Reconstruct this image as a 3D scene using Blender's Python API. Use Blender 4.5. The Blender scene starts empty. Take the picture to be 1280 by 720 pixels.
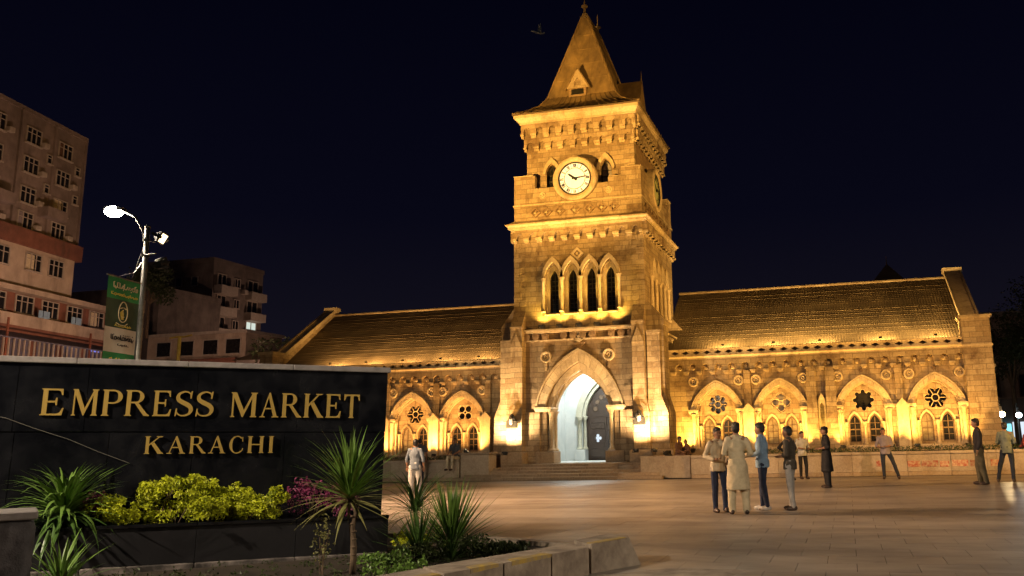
import bpy, math, random
import numpy as np
from mathutils import Vector, Matrix
from mathutils.geometry import tessellate_polygon
random.seed(7)
R = math.radians
sc = bpy.context.scene
col = sc.collection

# ------------------------------------------------------------------ camera
YAW, PIT, ROL = -0.24672072, 0.20131828, -0.02401803
F, CX, CY, EYE = 1133.73, 762.14, 317.65, 1.55
fwd = Vector((math.sin(YAW)*math.cos(PIT), math.cos(YAW)*math.cos(PIT), math.sin(PIT)))
r0 = Vector((math.cos(YAW), -math.sin(YAW), 0)); u0 = r0.cross(fwd)
rt = r0*math.cos(ROL) + u0*math.sin(ROL); upv = rt.cross(fwd)
cam = bpy.data.cameras.new("camera"); camo = bpy.data.objects.new("camera", cam); col.objects.link(camo)
m3 = Matrix((rt, upv, -fwd)).transposed().to_4x4(); m3.translation = Vector((0, 0, EYE))
camo.matrix_world = m3
cam.sensor_width = 36; cam.sensor_fit = 'HORIZONTAL'
cam.lens = F/1280*36
cam.shift_x = -(CX-640)/1280; cam.shift_y = (CY-360)/1280
cam.clip_start = .1; cam.clip_end = 3000
sc.camera = camo

# ------------------------------------------------------------------ night sky
w = bpy.data.worlds.new("World"); sc.world = w; w.use_nodes = True
nt = w.node_tree; nt.nodes.clear()
tc = nt.nodes.new('ShaderNodeTexCoord'); sx = nt.nodes.new('ShaderNodeSeparateXYZ')
rp = nt.nodes.new('ShaderNodeValToRGB'); bgn = nt.nodes.new('ShaderNodeBackground'); wo = nt.nodes.new('ShaderNodeOutputWorld')
rp.color_ramp.elements[0].position = 0.0; rp.color_ramp.elements[0].color = (0.0085, 0.0072, 0.0120, 1)
rp.color_ramp.elements[1].position = .55; rp.color_ramp.elements[1].color = (0.0005, 0.0006, 0.0040, 1)
e = rp.color_ramp.elements.new(.24); e.color = (0.0024, 0.0024, 0.0075, 1)
nt.links.new(tc.outputs['Generated'], sx.inputs[0]); nt.links.new(sx.outputs[2], rp.inputs[0])
nt.links.new(rp.outputs[0], bgn.inputs[0]); bgn.inputs[1].default_value = 1.0
nt.links.new(bgn.outputs[0], wo.inputs[0])
# faint warm fill sun, added as ambient street light
sun = bpy.data.lights.new("ambient_fill", 'SUN'); sun.energy = .012; sun.angle = R(.5); sun.color = (1, .8, .62)
suno = bpy.data.objects.new("ambient_fill", sun); col.objects.link(suno); suno.rotation_euler = (R(50), 0, R(-25))
sc.view_settings.view_transform = 'Standard'; sc.view_settings.look = 'None'
sc.view_settings.exposure = 0; sc.view_settings.gamma = 1
try:
    sc.cycles.use_denoising = True
    sc.cycles.max_bounces = 5; sc.cycles.diffuse_bounces = 3; sc.cycles.glossy_bounces = 2
    sc.cycles.transmission_bounces = 2; sc.cycles.transparent_max_bounces = 4
    sc.cycles.caustics_reflective = False; sc.cycles.caustics_refractive = False
    sc.cycles.sample_clamp_indirect = 3
except Exception: pass

# ------------------------------------------------------------------ materials
MAT = {}
def base(name, colr, rough=.7, metal=0, spec=.4):
    m = bpy.data.materials.new(name); m.use_nodes = True; n = m.node_tree.nodes
    b = n['Principled BSDF']; b.inputs['Base Color'].default_value = (*colr, 1)
    b.inputs['Roughness'].default_value = rough; b.inputs['Metallic'].default_value = metal
    b.inputs['Specular IOR Level'].default_value = spec
    MAT[name] = m; return m, m.node_tree, b
def N(t, k, **kw):
    n = t.nodes.new(k)
    for a, v in kw.items():
        if a in ('blend_type', 'operation', 'data_type', 'feature', 'noise_dimensions'): setattr(n, a, v)
        else: n.inputs[a].default_value = v
    return n
def mixc(t, a, b, f, mode='MIX'):
    m = t.nodes.new('ShaderNodeMix'); m.data_type = 'RGBA'; m.blend_type = mode
    for k, v in ((6, a), (7, b)):
        if hasattr(v, 'links'): t.links.new(v, m.inputs[k])
        else: m.inputs[k].default_value = (*v, 1)
    if hasattr(f, 'links'): t.links.new(f, m.inputs[0])
    else: m.inputs[0].default_value = f
    return m.outputs[2]
def ramp(t, src, p0, p1, c0=(0, 0, 0), c1=(1, 1, 1)):
    r = t.nodes.new('ShaderNodeValToRGB'); t.links.new(src, r.inputs[0])
    r.color_ramp.elements[0].position = p0; r.color_ramp.elements[0].color = (*c0, 1)
    r.color_ramp.elements[1].position = p1; r.color_ramp.elements[1].color = (*c1, 1)
    return r.outputs[0]
def bump(t, b, h, s=.3, d=.02):
    bn = N(t, 'ShaderNodeBump', Strength=s, Distance=d); t.links.new(h, bn.inputs['Height']); t.links.new(bn.outputs[0], b.inputs['Normal'])
def noisy(name, c1, c2, scale=6, rough=.7, metal=0, bs=.25, rnd=.0, det=6, spec=.4, stretch=(1, 1, 1), rr=.12):
    m, t, b = base(name, c1, rough, metal, spec)
    tc = t.nodes.new('ShaderNodeTexCoord'); mp = t.nodes.new('ShaderNodeMapping'); mp.inputs['Scale'].default_value = stretch
    t.links.new(tc.outputs['Object'], mp.inputs[0])
    n1 = N(t, 'ShaderNodeTexNoise', Scale=scale, Detail=det, Roughness=.62); t.links.new(mp.outputs[0], n1.inputs['Vector'])
    c = mixc(t, c1, c2, ramp(t, n1.outputs['Fac'], .36, .64))
    if rnd:
        oi = t.nodes.new('ShaderNodeObjectInfo')
        mr = N(t, 'ShaderNodeMapRange'); t.links.new(oi.outputs['Random'], mr.inputs[0]); mr.inputs[3].default_value = 1-rnd; mr.inputs[4].default_value = 1+rnd
        cb = t.nodes.new('ShaderNodeCombineColor')
        for i in range(3): t.links.new(mr.outputs[0], cb.inputs[i])
        c = mixc(t, c, cb.outputs[0], 1.0, 'MULTIPLY')
    t.links.new(c, b.inputs['Base Color'])
    n2 = N(t, 'ShaderNodeTexNoise', Scale=scale*6, Detail=4, Roughness=.7); t.links.new(mp.outputs[0], n2.inputs['Vector'])
    if bs: bump(t, b, n2.outputs['Fac'], bs, .01)
    mr2 = N(t, 'ShaderNodeMapRange'); t.links.new(n1.outputs['Fac'], mr2.inputs[0]); mr2.inputs[1].default_value = .3; mr2.inputs[2].default_value = .7
    mr2.inputs[3].default_value = max(.03, rough-rr); mr2.inputs[4].default_value = min(1, rough+rr); t.links.new(mr2.outputs[0], b.inputs['Roughness'])
    return m
def overlay(m, c, scale, lo, hi, amt, stretch=(1, 1, 1)):
    t = m.node_tree; b = t.nodes['Principled BSDF']; src = b.inputs['Base Color'].links[0].from_socket
    tc = t.nodes.new('ShaderNodeTexCoord'); mp = t.nodes.new('ShaderNodeMapping'); mp.inputs['Scale'].default_value = stretch; t.links.new(tc.outputs['Object'], mp.inputs[0])
    n1 = N(t, 'ShaderNodeTexNoise', Scale=scale, Detail=9, Roughness=.72, Distortion=.6); t.links.new(mp.outputs[0], n1.inputs['Vector'])
    ml = N(t, 'ShaderNodeMath', operation='MULTIPLY'); t.links.new(ramp(t, n1.outputs['Fac'], lo, hi), ml.inputs[0]); ml.inputs[1].default_value = amt
    t.links.new(mixc(t, src, c, ml.outputs[0]), b.inputs['Base Color'])
def stone(name, c1, c2, stain=(.15, .085, .05), bw=.55, bh=.225, stain_amt=.75, joint=.72):
    m, t, b = base(name, c1, .85, 0, .2)
    tc = t.nodes.new('ShaderNodeTexCoord'); s = t.nodes.new('ShaderNodeSeparateXYZ'); t.links.new(tc.outputs['Object'], s.inputs[0])
    ad = N(t, 'ShaderNodeMath', operation='ADD'); t.links.new(s.outputs[0], ad.inputs[0]); t.links.new(s.outputs[1], ad.inputs[1])
    cb = t.nodes.new('ShaderNodeCombineXYZ'); t.links.new(ad.outputs[0], cb.inputs[0]); t.links.new(s.outputs[2], cb.inputs[1])
    br = t.nodes.new('ShaderNodeTexBrick'); t.links.new(cb.outputs[0], br.inputs['Vector'])
    br.inputs['Scale'].default_value = 1; br.inputs['Brick Width'].default_value = bw; br.inputs['Row Height'].default_value = bh
    br.inputs['Mortar Size'].default_value = .012; br.inputs['Mortar Smooth'].default_value = .3; br.inputs['Bias'].default_value = -.2
    br.inputs['Color1'].default_value = (*c1, 1); br.inputs['Color2'].default_value = (*c2, 1)
    br.inputs['Mortar'].default_value = (*[v*joint for v in c1], 1)
    n1 = N(t, 'ShaderNodeTexNoise', Scale=.9, Detail=7, Roughness=.68); t.links.new(tc.outputs['Object'], n1.inputs['Vector'])
    mp = t.nodes.new('ShaderNodeMapping'); mp.inputs['Scale'].default_value = (3.2, 3.2, .7); t.links.new(tc.outputs['Object'], mp.inputs[0])
    n3 = N(t, 'ShaderNodeTexNoise', Scale=1.2, Detail=6, Roughness=.7); t.links.new(mp.outputs[0], n3.inputs['Vector'])
    f1 = ramp(t, n1.outputs['Fac'], .5, .72); f3 = ramp(t, n3.outputs['Fac'], .52, .75)
    mx = N(t, 'ShaderNodeMath', operation='MAXIMUM'); t.links.new(f1, mx.inputs[0]); t.links.new(f3, mx.inputs[1])
    ml = N(t, 'ShaderNodeMath', operation='MULTIPLY'); t.links.new(mx.outputs[0], ml.inputs[0]); ml.inputs[1].default_value = stain_amt
    c = mixc(t, br.outputs['Color'], stain, ml.outputs[0])
    n2 = N(t, 'ShaderNodeTexNoise', Scale=14, Detail=6, Roughness=.75); t.links.new(tc.outputs['Object'], n2.inputs['Vector'])
    g = ramp(t, n2.outputs['Fac'], .25, .75, (.68, .66, .62), (1.15, 1.12, 1.08))
    c = mixc(t, c, g, 1, 'MULTIPLY')
    oi = t.nodes.new('ShaderNodeObjectInfo'); mr = N(t, 'ShaderNodeMapRange'); t.links.new(oi.outputs['Random'], mr.inputs[0])
    mr.inputs[3].default_value = .86; mr.inputs[4].default_value = 1.12
    cc = t.nodes.new('ShaderNodeCombineColor')
    for i in range(3): t.links.new(mr.outputs[0], cc.inputs[i])
    c = mixc(t, c, cc.outputs[0], 1, 'MULTIPLY')
    t.links.new(c, b.inputs['Base Color'])
    h = N(t, 'ShaderNodeMath', operation='MULTIPLY_ADD'); t.links.new(br.outputs['Fac'], h.inputs[0]); h.inputs[1].default_value = -.8; t.links.new(n2.outputs['Fac'], h.inputs[2])
    bump(t, b, h.outputs[0], .55, .025)
    return m
def glow(name, colr, s):
    m, t, b = base(name, (.02, .02, .02)); b.inputs['Emission Color'].default_value = (*colr, 1); b.inputs['Emission Strength'].default_value = s; return m

stone('sandstone', (.43, .34, .23), (.25, .175, .105), stain=(.11, .065, .04), stain_amt=.95, joint=.5)
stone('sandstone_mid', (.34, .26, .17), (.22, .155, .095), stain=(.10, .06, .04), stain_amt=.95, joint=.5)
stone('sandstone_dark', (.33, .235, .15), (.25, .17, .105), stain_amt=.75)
stone('wing_stone', (.40, .31, .20), (.25, .175, .105), stain=(.10, .06, .035), stain_amt=.95, joint=.5)
stone('trim_stone', (.58, .475, .33), (.50, .40, .27), bw=1.3, bh=3.0, stain=(.14, .085, .05), stain_amt=.75)
stone('wall_slab', (.44, .37, .29), (.40, .33, .25), stain=(.2, .13, .09), bw=9, bh=9, stain_amt=.6)
stone('step_stone', (.36, .28, .20), (.34, .26, .18), stain=(.17, .11, .07), bw=9, bh=9, stain_amt=.6)
noisy('paving', (.40, .35, .30), (.26, .22, .185), .55, .42, 0, .35, .05, 10, .5, (.7, 1.3, 1), .08)
overlay(MAT['paving'], (.085, .065, .055), .16, .46, .66, .75, (.6, 1.5, 1))
overlay(MAT['paving'], (.06, .045, .04), 1.3, .60, .74, .6)
noisy('asphalt', (.05, .046, .043), (.07, .064, .058), 2, .75, 0, .4)
noisy('soil', (.035, .025, .018), (.06, .043, .03), 4, .95, 0, .8)
noisy('roof_tile', (.18, .137, .088), (.115, .085, .056), .9, .9, 0, .25, spec=.12, stretch=(1, 1.5, 1.5))
overlay(MAT['roof_tile'], (.06, .045, .03), .5, .48, .72, .7, (1, .35, .35))
noisy('spire_metal', (.32, .22, .10), (.14, .095, .05), 1.4, .6, .1, .2, stretch=(1, 1, .6))
overlay(MAT['spire_metal'], (.07, .045, .025), .8, .48, .7, .8, (1.6, 1.6, .3))
noisy('dark_metal', (.03, .028, .026), (.05, .045, .04), 20, .5, .5, .1)
noisy('window_wood', (.09, .055, .032), (.14, .09, .055), 12, .6, 0, .1)
noisy('dark_wood', (.030, .019, .014), (.045, .028, .02), 10, .5, 0, .15)
noisy('dark_glass', (.012, .012, .014), (.02, .018, .018), 3, .14, 0, 0, spec=.5, rr=.06)
noisy('lit_pane_tint', (.24, .19, .12), (.12, .09, .055), 5, .5, 0, .1, spec=.5)  # pale pane colour imitates lit windows
noisy('white_plaster', (.74, .76, .74), (.64, .67, .66), 2, .8, 0, .05)
noisy('pale_stone', (.55, .53, .42), (.46, .44, .34), 5, .8)
noisy('granite', (.004, .0045, .006), (.009, .0095, .012), 3.0, .20, 0, .02, .12, 8, .5, rr=.10)
noisy('granite_worn', (.022, .021, .024), (.010, .010, .012), 2.2, .42, 0, .1, .1)
noisy('cap_stone', (.30, .27, .26), (.20, .18, .175), 7, .5, 0, .2, .06)
noisy('plinth_stone', (.26, .22, .20), (.05, .043, .04), 3.5, .8, 0, .5, .08)
noisy('kerb_stone', (.42, .34, .26), (.21, .165, .13), 3, .8, 0, .6, .08)
overlay(MAT['kerb_stone'], (.12, .09, .07), 2.2, .52, .78, .5)
noisy('kerb_paint', (.50, .33, .05), (.30, .235, .15), 9, .7, 0, .4)
noisy('rough_rock', (.07, .065, .07), (.14, .13, .14), 5, .85, 0, 1.0)
m, t, b = base('gold', (.62, .42, .11), .38, .45)
noisy('galv', (.32, .31, .27), (.24, .22, .19), 9, .45, .6, .1)
noisy('yellow_paint', (.55, .36, .05), (.45, .28, .04), 6, .6)
noisy('bldg_pink', (.26, .20, .18), (.19, .145, .13), 1.2, .85, 0, .3)
noisy('bldg_red', (.22, .085, .055), (.16, .065, .045), 1.5, .85, 0, .3)
noisy('bldg_cream', (.46, .36, .28), (.36, .28, .22), 1.0, .85, 0, .3)
noisy('bldg_grey', (.20, .16, .14), (.13, .105, .095), .8, .85, 0, .3)
noisy('bldg_frame', (.40, .34, .29), (.32, .27, .23), 3, .7)
for k_ in ('bldg_pink', 'bldg_red', 'bldg_cream', 'bldg_grey'): overlay(MAT[k_], (.05, .038, .032), .35, .45, .75, .75, (1, 1, .35))
noisy('awning', (.08, .09, .16), (.15, .12, .13), 4, .7)
noisy('rust_red', (.26, .07, .035), (.12, .05, .03), 5, .7)
m = noisy('clock_white', (.80, .80, .70), (.72, .72, .60), 3, .5); m.node_tree.nodes['Principled BSDF'].inputs['Emission Color'].default_value = (1, .93, .72, 1); m.node_tree.nodes['Principled BSDF'].inputs['Emission Strength'].default_value = .5
noisy('clock_green', (.46, .50, .26), (.36, .40, .2), 3, .5)
noisy('black_paint', (.012, .011, .01), (.02, .018, .015), 10, .4)
noisy('mural', (.30, .07, .04), (.42, .30, .2), 9, .7, 0, .1, .3, 2)
def leafmat(name, c1, c2, rough=.5):
    m, t, b = base(name, c1, rough, 0, .4)
    g = t.nodes.new('ShaderNodeNewGeometry'); tc = t.nodes.new('ShaderNodeTexCoord')
    n = N(t, 'ShaderNodeTexNoise', Scale=5, Detail=3); t.links.new(tc.outputs['Object'], n.inputs['Vector'])
    ad = N(t, 'ShaderNodeMath', operation='ADD'); t.links.new(g.outputs['Random Per Island'], ad.inputs[0]); t.links.new(n.outputs['Fac'], ad.inputs[1])
    oi = t.nodes.new('ShaderNodeObjectInfo'); ad2 = N(t, 'ShaderNodeMath', operation='MULTIPLY_ADD'); t.links.new(oi.outputs['Random'], ad2.inputs[0]); ad2.inputs[1].default_value = .5; t.links.new(ad.outputs[0], ad2.inputs[2])
    t.links.new(mixc(t, c1, c2, ramp(t, ad2.outputs[0], .45, 1.6)), b.inputs['Base Color'])
    b.inputs['Subsurface Weight'].default_value = 0
    return m
leafmat('bush_leaf', (.07, .13, .008), (.62, .66, .03))
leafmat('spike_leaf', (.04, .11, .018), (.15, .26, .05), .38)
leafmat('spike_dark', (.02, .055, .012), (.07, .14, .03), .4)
leafmat('dry_leaf', (.08, .11, .03), (.22, .21, .07))
leafmat('purple_leaf', (.09, .015, .04), (.30, .05, .14))
leafmat('hedge_leaf', (.018, .032, .008), (.05, .07, .018))
leafmat('tree_leaf', (.02, .03, .01), (.045, .06, .02))
noisy('bark', (.17, .115, .07), (.09, .06, .038), 14, .9, 0, .8, stretch=(1, 1, .35))

def cloth(name, c, var=.75): return noisy(name, c, tuple(v*var for v in c), 7, .9, 0, .25)
for nm, c in dict(c_cream=(.60, .50, .34), c_beige=(.56, .47, .31), c_blue=(.26, .40, .58), c_jeans=(.025, .035, .075),
                  c_olive=(.075, .062, .048), c_lightgrey=(.36, .34, .32), c_white=(.46, .45, .43), c_black=(.012, .011, .013), c_mauve=(.24, .20, .21),
                  c_navy=(.018, .024, .042), c_dark=(.03, .026, .03), c_olivepants=(.10, .085, .05), c_sage=(.17, .19, .15), c_red=(.28, .05, .04),
                  c_palegrey=(.15, .18, .22), c_brown=(.12, .06, .035), c_darkgrey=(.07, .075, .085)).items(): cloth(nm, c)
noisy('skin', (.30, .155, .09), (.25, .125, .07), 9, .55, 0, .05)
noisy('hair', (.010, .008, .007), (.018, .014, .012), 40, .5, 0, .5)
noisy('shoe_dark', (.03, .018, .013), (.05, .03, .02), 10, .5)
noisy('shoe_white', (.6, .58, .55), (.5, .48, .45), 10, .6)
noisy('banner_green', (.02, .30, .10), (.018, .24, .08), 2, .6, 0, .05)
noisy('banner_dark', (.03, .075, .05), (.02, .055, .035), 2, .6, 0, .05)
noisy('banner_white', (.80, .72, .60), (.7, .63, .5), 3, .6, 0, .05)
noisy('ink_yellow', (.75, .62, .10), (.6, .5, .1), 3, .6)
noisy('ink_cream', (.75, .66, .42), (.6, .5, .3), 6, .6)
noisy('ink_black', (.03, .025, .02), (.05, .04, .03), 6, .6)
glow('lamp_led', (1.0, .95, .84), 90); glow('lamp_warm', (1, .74, .36), 60); glow('lamp_cool', (.7, .9, 1), 22)
glow('shop_cyan', (.25, .85, 1.0), 1.6); glow('shop_white', (.8, .9, 1.0), 1.0); glow('shop_red', (1, .12, .08), 1.1)
glow('room_white', (.8, .9, .8), .8); glow('shop_blue', (.25, .3, 1.0), .9)
glow('door_light', (.45, .75, 1.0), .8); glow('lamp_small', (1, .75, .4), 4)

# ------------------------------------------------------------------ geometry helpers
WL = {}
def link(o, parent=None, world=True):
    col.objects.link(o)
    if parent is not None:
        o.parent = parent
        if world: o.matrix_parent_inverse = Matrix.Translation(-WL.get(parent.name, Vector((0, 0, 0))))
    WL[o.name] = Vector(o.location)
    return o
def thing(name, label, cat, loc=(0, 0, 0), rz=0, group=None):
    o = bpy.data.objects.new(name, None); o.empty_display_size = .2; o.location = loc; o.rotation_euler = (0, 0, rz)
    link(o); o['label'] = label; o['category'] = cat
    if group: o['group'] = group
    return o
def tag(o, label=None, cat=None, group=None, kind=None):
    if label: o['label'] = label
    if cat: o['category'] = cat
    if group: o['group'] = group
    if kind: o['kind'] = kind
    return o
def put(name, mesh, parent, loc=(0, 0, 0), rot=(0, 0, 0), world=True, scale=None):
    o = bpy.data.objects.new(name, mesh); o.location = loc; o.rotation_euler = rot
    if scale: o.scale = scale
    return link(o, parent, world)

class G:
    def __init__(s): s.v = []; s.f = []
    def add(s, vs, fs):
        k = len(s.v); s.v += [tuple(x) for x in vs]; s.f += [tuple(i+k for i in q) for q in fs]; return s
    def box(s, x0, x1, y0, y1, z0, z1):
        return s.add([(x0,y0,z0),(x1,y0,z0),(x1,y1,z0),(x0,y1,z0),(x0,y0,z1),(x1,y0,z1),(x1,y1,z1),(x0,y1,z1)],
                     [(0,3,2,1),(4,5,6,7),(0,1,5,4),(1,2,6,5),(2,3,7,6),(3,0,4,7)])
    def bbox(s, x0, x1, y0, y1, z0, z1, c=.012):   # box with chamfered edges
        X=(x0,x0+c,x1-c,x1);Y=(y0,y0+c,y1-c,y1);Z=(z0,z0+c,z1-c,z1); V=[];idx={}
        for i in (0,1):
            for j in (0,1):
                for k in (0,1):
                    a=(X[3*i],X[1+i]);b_=(Y[3*j],Y[1+j]);d=(Z[3*k],Z[1+k])
                    for q,p in enumerate(((a[0],b_[1],d[1]),(a[1],b_[0],d[1]),(a[1],b_[1],d[0]))):
                        idx[(i,j,k,q)]=len(V);V.append(p)
        Q=[]
        I=lambda i,j,k,q:idx[(i,j,k,q)]
        for i in (0,1): Q.append([I(i,0,0,0),I(i,1,0,0),I(i,1,1,0),I(i,0,1,0)])
        for j in (0,1): Q.append([I(0,j,0,1),I(1,j,0,1),I(1,j,1,1),I(0,j,1,1)])
        for k in (0,1): Q.append([I(0,0,k,2),I(1,0,k,2),I(1,1,k,2),I(0,1,k,2)])
        for i in (0,1):
            for j in (0,1): Q.append([I(i,j,0,0),I(i,j,1,0),I(i,j,1,1),I(i,j,0,1)])
        for i in (0,1):
            for k in (0,1): Q.append([I(i,0,k,0),I(i,1,k,0),I(i,1,k,2),I(i,0,k,2)])
        for j in (0,1):
            for k in (0,1): Q.append([I(0,j,k,1),I(1,j,k,1),I(1,j,k,2),I(0,j,k,2)])
        for i in (0,1):
            for j in (0,1):
                for k in (0,1): Q.append([I(i,j,k,0),I(i,j,k,1),I(i,j,k,2)])
        ctr=Vector(((x0+x1)/2,(y0+y1)/2,(z0+z1)/2)); F2=[]
        for q in Q:
            a,b_,d=[Vector(V[n]) for n in q[:3]]; nn=(b_-a).cross(d-a); m_=sum((Vector(V[n]) for n in q),Vector())/len(q)-ctr
            F2.append(tuple(q) if nn.dot(m_)>0 else tuple(q[::-1]))
        return s.add(V,F2)
    def hull(s, A, B):  # two loops of equal length, B after A
        n = len(A); return s.add(list(A)+list(B), [tuple(range(n))[::-1], tuple(range(n, 2*n))]+[(i,(i+1)%n,(i+1)%n+n,i+n) for i in range(n)])
    def flare(s, a, z0, b, z1):
        A=[(a[0],a[2],z0),(a[1],a[2],z0),(a[1],a[3],z0),(a[0],a[3],z0)]; B=[(b[0],b[2],z1),(b[1],b[2],z1),(b[1],b[3],z1),(b[0],b[3],z1)]
        return s.hull(A,B)
    def wall(s, outline, holes, axis, a, b):
        def P(p, d):
            return (p[0], d, p[1]) if axis == 'y' else ((d, p[0], p[1]) if axis == 'x' else (p[0], p[1], d))
        loops = [outline]+list(holes)
        tris = tessellate_polygon([[Vector((p[0], p[1], 0)) for p in l] for l in loops])
        flat = [p for l in loops for p in l]; n = len(flat)
        V = [P(p, a) for p in flat]+[P(p, b) for p in flat]
        F_ = []
        for t in tris:
            p,q,r = (flat[i] for i in t)
            ar = (q[0]-p[0])*(r[1]-p[1])-(q[1]-p[1])*(r[0]-p[0])
            t2 = tuple(t) if ar > 0 else tuple(t)[::-1]
            if axis == 'y': F_.append(t2); F_.append(tuple(i+n for i in t2[::-1]))
            else: F_.append(t2[::-1]); F_.append(tuple(i+n for i in t2))
        k = 0
        for li, l in enumerate(loops):
            ar = sum(l[i][0]*l[(i+1)%len(l)][1]-l[(i+1)%len(l)][0]*l[i][1] for i in range(len(l)))
            for i in range(len(l)):
                j = (i+1) % len(l); q = (k+i, k+j, k+j+n, k+i+n)
                out = (ar > 0) == (li == 0)
                if axis == 'y': q = q[::-1] if out else q
                else: q = q if out else q[::-1]
                F_.append(q)
            k += len(l)
        return s.add(V, F_)
    def cyl(s, p0, p1, r0, r1=None, n=10, caps=True, ph=0):
        r1 = r0 if r1 is None else r1; p0 = Vector(p0); p1 = Vector(p1); d = (p1-p0).normalized()
        a = d.orthogonal().normalized(); b = d.cross(a)
        A = [p0+(a*math.cos(ph+2*math.pi*i/n)+b*math.sin(ph+2*math.pi*i/n))*r0 for i in range(n)]
        B = [p1+(a*math.cos(ph+2*math.pi*i/n)+b*math.sin(ph+2*math.pi*i/n))*r1 for i in range(n)]
        F_ = [(i,(i+1)%n,(i+1)%n+n,i+n) for i in range(n)]
        if caps: F_ += [tuple(range(n))[::-1], tuple(range(n, 2*n))]
        return s.add(A+B, F_)
    def tube(s, pts, r, n=6, closed=False):
        pts = [Vector(p) for p in pts]; m = len(pts); V = []; ref = None
        for i, p in enumerate(pts):
            d = (pts[(i+1) % m]-pts[i-1]) if closed else (pts[min(i+1, m-1)]-pts[max(i-1, 0)])
            d.normalize()
            ref = d.orthogonal().normalized() if ref is None else (ref-d*ref.dot(d)).normalized()
            b = d.cross(ref); rr = r[i] if isinstance(r, (list, tuple)) else r
            V += [p+(ref*math.cos(2*math.pi*k/n)+b*math.sin(2*math.pi*k/n))*rr for k in range(n)]
        F_ = []
        for i in range(m if closed else m-1):
            j = (i+1) % m
            F_ += [(i*n+k, i*n+(k+1)%n, j*n+(k+1)%n, j*n+k) for k in range(n)]
        if not closed: F_ += [tuple(range(n))[::-1], tuple(range((m-1)*n, m*n))]
        return s.add(V, F_)
    def lathe(s, prof, c=(0,0,0), n=16, axis='z', ph=0):
        V = []
        for r, h in prof:
            for k in range(n):
                a = ph+2*math.pi*k/n; x, y = r*math.cos(a), r*math.sin(a)
                p = (x, y, h) if axis == 'z' else ((x, h, y) if axis == 'y' else (h, x, y))
                V.append((p[0]+c[0], p[1]+c[1], p[2]+c[2]))
        F_ = []
        fl = axis == 'y'
        for i in range(len(prof)-1):
            for k in range(n):
                q = (i*n+k, i*n+(k+1)%n, (i+1)*n+(k+1)%n, (i+1)*n+k); F_.append(q[::-1] if fl else q)
        a = tuple(range(n)); b = tuple(range((len(prof)-1)*n, len(prof)*n))
        F_ += ([a, b[::-1]] if fl else [a[::-1], b])
        return s.add(V, F_)
    def ell(s, c, r, nu=12, nv=8):
        V = [(c[0], c[1], c[2]-r[2])]
        for i in range(1, nv):
            ph = math.pi*i/nv-math.pi/2
            for k in range(nu):
                a = 2*math.pi*k/nu; V.append((c[0]+r[0]*math.cos(ph)*math.cos(a), c[1]+r[1]*math.cos(ph)*math.sin(a), c[2]+r[2]*math.sin(ph)))
        V.append((c[0], c[1], c[2]+r[2])); F_ = []
        for k in range(nu): F_.append((0, 1+(k+1)%nu, 1+k))
        for i in range(nv-2):
            for k in range(nu): F_.append((1+i*nu+k, 1+i*nu+(k+1)%nu, 1+(i+1)*nu+(k+1)%nu, 1+(i+1)*nu+k))
        L = len(V)-1
        for k in range(nu): F_.append((1+(nv-2)*nu+k, 1+(nv-2)*nu+(k+1)%nu, L))
        return s.add(V, F_)
    def cap(s, p0, p1, r0, r1, n=10):   # tapered capsule
        p0 = Vector(p0); p1 = Vector(p1)
        s.cyl(p0, p1, r0, r1, n); s.ell(p0, (r0,)*3, n, 6); s.ell(p1, (r1,)*3, n, 6); return s
    def xf(s, M):
        s.v = [tuple(M @ Vector(p)) for p in s.v]; return s
    def mesh(s, name, mat, smooth=False):
        me = bpy.data.meshes.new(name); me.from_pydata(s.v, [], s.f); me.materials.append(MAT[mat])
        if smooth: me.polygons.foreach_set('use_smooth', [True]*len(me.polygons))
        me.update(); return me
    def make(s, name, mat, parent=None, smooth=False, world=True, loc=(0,0,0)):
        return put(name, s.mesh(name, mat, smooth), parent, loc, world=world)

def arch(cx, a, zs, za, zb=None, n=9):
    """pointed arch outline; open polyline from left base (zb) up over the apex to right base"""
    h = za-zs; ph = math.atan2(h, a); dl = min(math.pi/2-ph, R(27)); ch = math.hypot(a, h); r = ch/(2*math.sin(dl)); pts = []
    mx_, mz_ = cx-a/2, zs+h/2; k_ = r*math.cos(dl); ccx, ccz = mx_+math.sin(ph)*k_, mz_-math.cos(ph)*k_
    t0 = math.atan2(zs-ccz, cx-a-ccx); t1 = math.atan2(za-ccz, cx-ccx)
    if t0 < 0: t0 += 2*math.pi
    for i in range(n+1):
        t = t0+(t1-t0)*i/n; pts.append((ccx+r*math.cos(t), ccz+r*math.sin(t)))
    pts += [(2*cx-x, z) for x, z in pts[-2::-1]]
    if zb is not None: pts = [(cx-a, zb)]+pts+[(cx+a, zb)]
    return pts
def ring(g, outer, inner, axis, a, b):
    """band between two open polylines of the same length"""
    n = len(outer); 
    def P(p, d): return (p[0], d, p[1]) if axis == 'y' else (d, p[0], p[1])
    V = [P(p, a) for p in outer]+[P(p, a) for p in inner]+[P(p, b) for p in outer]+[P(p, b) for p in inner]; F_ = []
    for i in range(n-1):
        F_ += [(i, i+1, n+i+1, n+i), (2*n+i, 3*n+i, 3*n+i+1, 2*n+i+1), (i, 2*n+i, 2*n+i+1, i+1), (n+i, n+i+1, 3*n+i+1, 3*n+i)]
    F_ += [(0, n, 3*n, 2*n), (n-1, 3*n-1, 4*n-1, 2*n-1)]
    return g.add(V, F_)
def foil(cx, cz, r, k, lobe=.42, n=7, ph=0):
    """k-lobed outline"""
    pts = []; d = r*(1-lobe)
    for i in range(k):
        a0 = ph+2*math.pi*i/k; c = (cx+d*math.cos(a0), cz+d*math.sin(a0)); lr = r*lobe
        sp = math.pi*.5+math.pi/k*.75
        for j in range(n):
            t = a0-sp+2*sp*j/(n-1); pts.append((c[0]+lr*math.cos(t), c[1]+lr*math.sin(t)))
    return pts
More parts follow.
